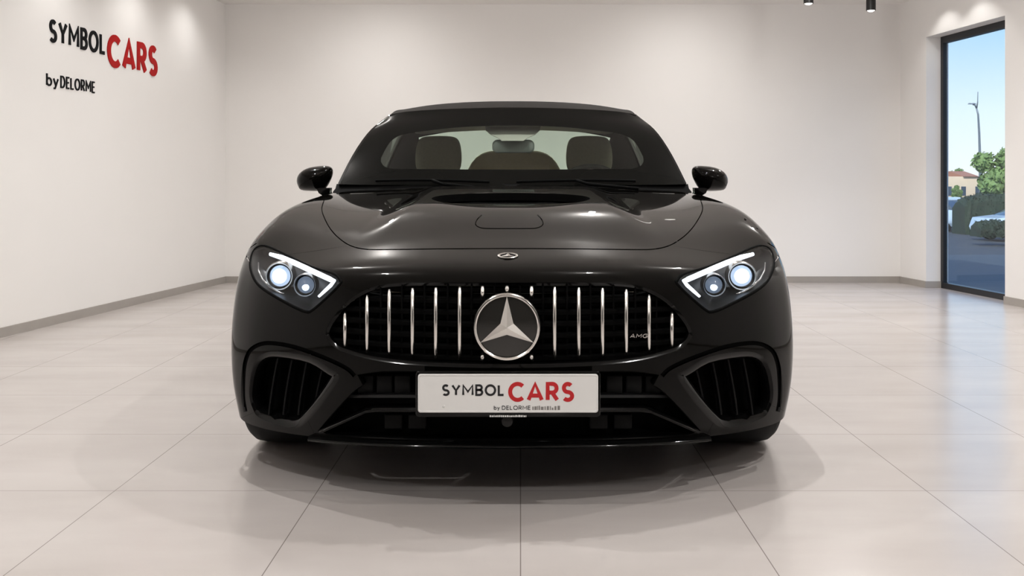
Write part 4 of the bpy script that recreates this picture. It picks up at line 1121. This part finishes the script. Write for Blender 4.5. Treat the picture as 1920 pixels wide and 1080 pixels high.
# ================================================================== outside the window
M['asphalt'] = noisy(mat('asphalt', (0.055, 0.062, 0.070), 0.85), 1.2, 0.25)
M['terrace'] = noisy(mat('terrace_paving', (0.040, 0.050, 0.060), 0.6), 2.5, 0.35, stretch=(0.4, 3, 1))
M['leaf'] = noisy(mat('dark_green_leaves', (0.020, 0.040, 0.022), 0.8), 3, 0.5)
M['leaf2'] = noisy(mat('green_leaves', (0.20, 0.30, 0.10), 0.8), 2, 0.5)
M['bark'] = noisy(mat('bark', (0.05, 0.04, 0.03), 0.9), 8, 0.3)
M['stucco'] = noisy(mat('beige_stucco', (0.80, 0.62, 0.44), 0.9), 1.5, 0.08)
M['roofrust'] = mat('rust_roof', (0.45, 0.20, 0.12), 0.9)
M['galv'] = mat('galvanised_steel', (0.22, 0.25, 0.28), 0.5, 0.5)
M['whitecar'] = mat('white_car_paint', (0.62, 0.72, 0.84), 0.3, coat=0.5)
M['carglass'] = mat('dark_car_glass', (0.05, 0.08, 0.12), 0.1)
M['taillamp'] = mat('red_tail_lamp', (0.45, 0.04, 0.05), 0.3)
ZG = -1.2
def W(px, py, d): return Vector(((px - VX) * d / FPX, d, CAM_H - (py - VY) * d / FPX))
bm = bmesh.new(); box(bm, -40, 160, 14.0, 260, ZG - .3, ZG); tag(obj('ground', bm, M['asphalt'], smooth=False), kind='structure')
bm = bmesh.new(); prism(bm, [rw(YF, WD + .002), (XR(YF) + 18, YF), (18, 14.0), (2, 14.0), (2, YB + T + .01), (XR(YB) + .21, YB + T + .01), rw(YB, WD + .002)], ZG - .3, -.03); tag(obj('terrace', bm, M['terrace'], smooth=False), kind='structure')
def leaves(bm, c, rad, n, size, rs):
    for _ in range(n):
        v = Vector((rs.gauss(0, 1), rs.gauss(0, 1), rs.gauss(0, 1))).normalized() * rs.uniform(.72, 1.05)
        p = Vector(c) + Vector((v.x * rad[0], v.y * rad[1], v.z * rad[2]))
        a = Vector((rs.uniform(-1, 1), rs.uniform(-1, 1), rs.uniform(-1, 1))).normalized(); b = a.cross(Vector((rs.uniform(-1, 1), rs.uniform(-1, 1), rs.uniform(-1, 1)))).normalized()
        q = [bm.verts.new(p + a * size * k + b * size * l) for k, l in ((1, 0), (.2, .5), (-1, 0), (.2, -.5))]
        bm.faces.new(q)
def tree(px, ybase, top, d, w, label, seed, m, name='tree', group=None):
    rs = random.Random(seed); base = W(px, 0, d); base.z = ZG; ztop = W(px, top, d).z; Hh = ztop - ZG
    t = empty(name, tuple(base), label, 'tree', group)
    bm = bmesh.new(); tube(bm, [(0, 0, 0), (.03 * Hh, 0, Hh * .3), (0, .02, Hh * .75)], [.05 * w + .05, .04 * w + .04, .03], 8); obj('trunk', bm, M['bark'], t)
    bm = bmesh.new()
    for k in range(14):
        c = (rs.uniform(-.6, .6) * w, rs.uniform(-.5, .5) * w, Hh * rs.uniform(.42, .86)); r = w * rs.uniform(.32, .5)
        bmesh.ops.create_icosphere(bm, subdivisions=2, radius=r * .8, matrix=Matrix.Translation(c)); leaves(bm, c, (r, r, r * .9), 220, .07 * w + .03, rs)
    obj('crown', bm, m, t, smooth=False)
    return t
tree(1878, 0, 262, 46, 1.35, 'round green tree cut by the right edge of the window', 1, M['leaf2'])
tree(1791, 0, 314, 104, 1.0, 'conical far tree above the beige building, at the left of the window', 2, M['leaf2'])
tree(1793, 0, 340, 76, 0.42, 'small bushy tree standing before the beige building', 4, M['leaf2'])
# hedge with a clipped rounded top, open under its right part
bm = bmesh.new(); rs = random.Random(5); d = 41
def hedge(name, x0, x1, y0, y1, d, dep, label, seed, holes=None):
    rs = random.Random(seed); a = W(x0, y0, d); b = W(x1, y1, d); base = Vector(((a.x + b.x) / 2, d + dep / 2, ZG))
    bm = bmesh.new(); nx, nz, ny = 40, 16, 5; z0 = b.z; rings = []
    for i in range(nx + 1):
        x = a.x + (b.x - a.x) * i / nx - base.x; e = min(1, i / nx * 6) ** .5
        zt = z0 + (a.z - z0) * (.80 + .20 * e) ; r = []
        for (yy, zz) in ((0, z0), (-.05, z0 + (zt - z0) * .5), (0, z0 + (zt - z0) * .85), (.15, zt), (dep * .5, zt + .05), (dep - .15, zt), (dep, z0 + (zt - z0) * .8), (dep, z0)):
            r.append((x + rs.uniform(-.04, .04), yy - dep / 2 + rs.uniform(-.05, .05), zz - ZG + rs.uniform(-.05, .05)))
        rings.append(r)
    loft(bm, rings)
    for _ in range(1800):
        i = rs.randrange(nx); r = rings[i]; k = rs.randrange(6); p = Vector(r[k]).lerp(Vector(rings[i + 1][k + 1]), rs.random())
        q = [bm.verts.new(p + Vector((rs.uniform(-.07, .07), rs.uniform(-.07, .02), rs.uniform(-.07, .07)))) for _ in range(3)]; bm.faces.new(q)
    o = obj(name, bm, M['leaf'], smooth=False); o.location = base; tag(o, label, 'hedge'); return o
hedge('hedge', 1810, 2050, 366, 440, 42, 1.2, 'tall clipped dark green hedge behind the white car at right outside', 5)
hedge('hedge', 1838, 2000, 418, 444, 34.6, .8, 'low dark hedge along the kerb in front of the right white car', 6)
# street lamp
sp = W(1838, 0, 50); sp.z = ZG
sl = empty('street_lamp', tuple(sp), 'slim curved street lamp rising above the hedge outside', 'street lamp')
pts = []
for (px, py) in ((1838, 424), (1838, 360), (1837.5, 300), (1836, 250), (1834, 215), (1831, 203)):
    q = W(px, py, 50) - sp; pts.append(q)
bm = bmesh.new(); tube(bm, pts, [.075, .07, .065, .055, .045, .04], 8); obj('pole', bm, M['galv'], sl)
bm = bmesh.new(); tube(bm, [W(1831, 203, 50) - sp, W(1833, 192, 50) - sp, W(1833.5, 172, 50) - sp], [.04, .03, .015], 6); obj('mast', bm, M['galv'], sl)
bm = bmesh.new(); tube(bm, [W(1831, 203, 50) - sp, W(1828, 197, 50) - sp, W(1824, 196, 50) - sp], [.04, .035, .03], 6); obj('arm', bm, M['galv'], sl)
for px in (1826, 1819):
    c = W(px, 195.5, 50) - sp; bm = bmesh.new(); A = []
    for (dx, hh) in ((-.09, .02), (-.05, .06), (.05, .05), (.09, .02)): A.append([c + Vector((dx, -.06, 0)), c + Vector((dx, -.04, hh)), c + Vector((dx, .06, hh)), c + Vector((dx, .06, 0))])
    loft(bm, A); obj('lamp_head', bm, M['galv'], sl, angle=50)
# low building
b0 = W(1700, 0, 92); b1 = W(1852, 0, 92); zt = W(0, 331, 92).z
bl = empty('building', ((b0.x + b1.x) / 2, 95, ZG), 'low sunlit beige building far beyond the parking lot', 'building')
hw = (b1.x - b0.x) / 2
bm = bmesh.new(); box(bm, -hw, hw, -3, 3, 0, zt - ZG, .05); obj('facade', bm, M['stucco'], bl, angle=40)
bm = bmesh.new(); A = [[(x, -3.2, zt - ZG), (x, 0, zt - ZG + .5), (x, 3.2, zt - ZG)] for x in (hw - 2.2, hw - .8)]; loft(bm, A); obj('roof', bm, M['roofrust'], bl, smooth=False)
for k in range(3):
    bm = bmesh.new(); x = hw - 3.4 + k * 1.25; box(bm, x - .2, x + .2, -3.05, -2.95, .9, 1.7); obj('window', bm, M['carglass'], bl, smooth=False)
for k in range(4):
    pass
# long garden wall right of it
bm = bmesh.new(); a = W(1852, 0, 88); b = W(2100, 0, 88); box(bm, a.x + .1, b.x, 88, 88.3, ZG, W(0, 345, 88).z); tag(obj('boundary_wall', bm, M['stucco'], smooth=False), 'pale boundary wall continuing right of the beige building, behind the tree', 'wall')
# two parked cars
def parked_car(px, d, rz, label, tall=1.45, rear=False):
    c = W(px, 0, d); t = empty('parked_car', (c.x, d, ZG), label, 'car', 'white cars parked outside'); t.rotation_euler = (0, 0, rz)
    L = 4.4; st = [(-2.2, .35, .70, .80), (-2.1, .25, .84, .86), (-1.2, .22, .93, .90), (0, .2, .95, .90), (1.2, .22, .95, .90), (2.05, .25, .92, .86), (2.2, .35, .78, .78)]
    bm = bmesh.new(); A = []
    for (x, z0, z1, w) in st: A.append([(x, -w * .85, z0), (x, -w, z0 + .15), (x, -w, z1 - .2), (x, -w * .86, z1), (x, w * .86, z1), (x, w, z1 - .2), (x, w, z0 + .15), (x, w * .85, z0)])
    loft(bm, A); o = obj('body_shell', bm, M['whitecar'], t, angle=40)
    bm = bmesh.new(); A = []
    for (x, z, w) in ((-1.35, .90, .78), (-.55, tall - .06, .66), (.3, tall, .66), (1.1, tall - .07, .64), (1.85, .93, .72)): A.append([(x, -w - .02, .88), (x, -w, z - .04), (x, -w * .8, z), (x, w * .8, z), (x, w, z - .04), (x, w + .02, .88)])
    loft(bm, A); obj('cabin_glass', bm, M['carglass'], t, angle=40)
    bm = bmesh.new(); A = []
    for (x, z, w) in ((-.60, tall - .05, .62), (.3, tall + .02, .64), (1.15, tall - .05, .60)): A.append([(x, -w, z - .05), (x, -w * .8, z), (x, w * .8, z), (x, w, z - .05)])
    loft(bm, A); obj('roof', bm, M['whitecar'], t, angle=40)
    for x in (-1.35, 1.35):
        for y in (-.80, .80):
            bm = bmesh.new(); lathe(bm, [(.20, -.1), (.32, -.1), (.33, 0), (.32, .1), (.20, .1)], 'y', center=(x, y, .33), n=24); obj('wheel', bm, M['rubber'], t, angle=40)
    for y in (-.68, .68):
        bm = bmesh.new(); box(bm, 2.12, 2.20, y - .16, y + .16, .62, .78, .02); obj('tail_lamp', bm, M['taillamp'], t)
    return t
parked_car(1768, 46, R(-78), 'white car parked at the left, partly hidden by the window frame')
parked_car(1944, 38.0, R(10), 'white car parked at the right between the two hedges', 1.36)

# the real body is a touch fuller on its left: ease the front end sideways with the square of the width
def ease(o, off):
    if o.type == 'MESH':
        me = o.data; n = len(me.vertices); a = np.empty(n * 3); me.vertices.foreach_get('co', a); a = a.reshape(-1, 3)
        x = a[:, 0] + off.x; y = a[:, 1] + off.y; t = np.clip((y - 0.9) / 1.1, 0, 1); w = 1 - t * t * (3 - 2 * t)
        a[:, 0] += 0.0125 * x * x * w; me.vertices.foreach_set('co', a.ravel()); me.update()
    for c in o.children: ease(c, off + c.location)
for c in car.children: ease(c, c.location.copy())
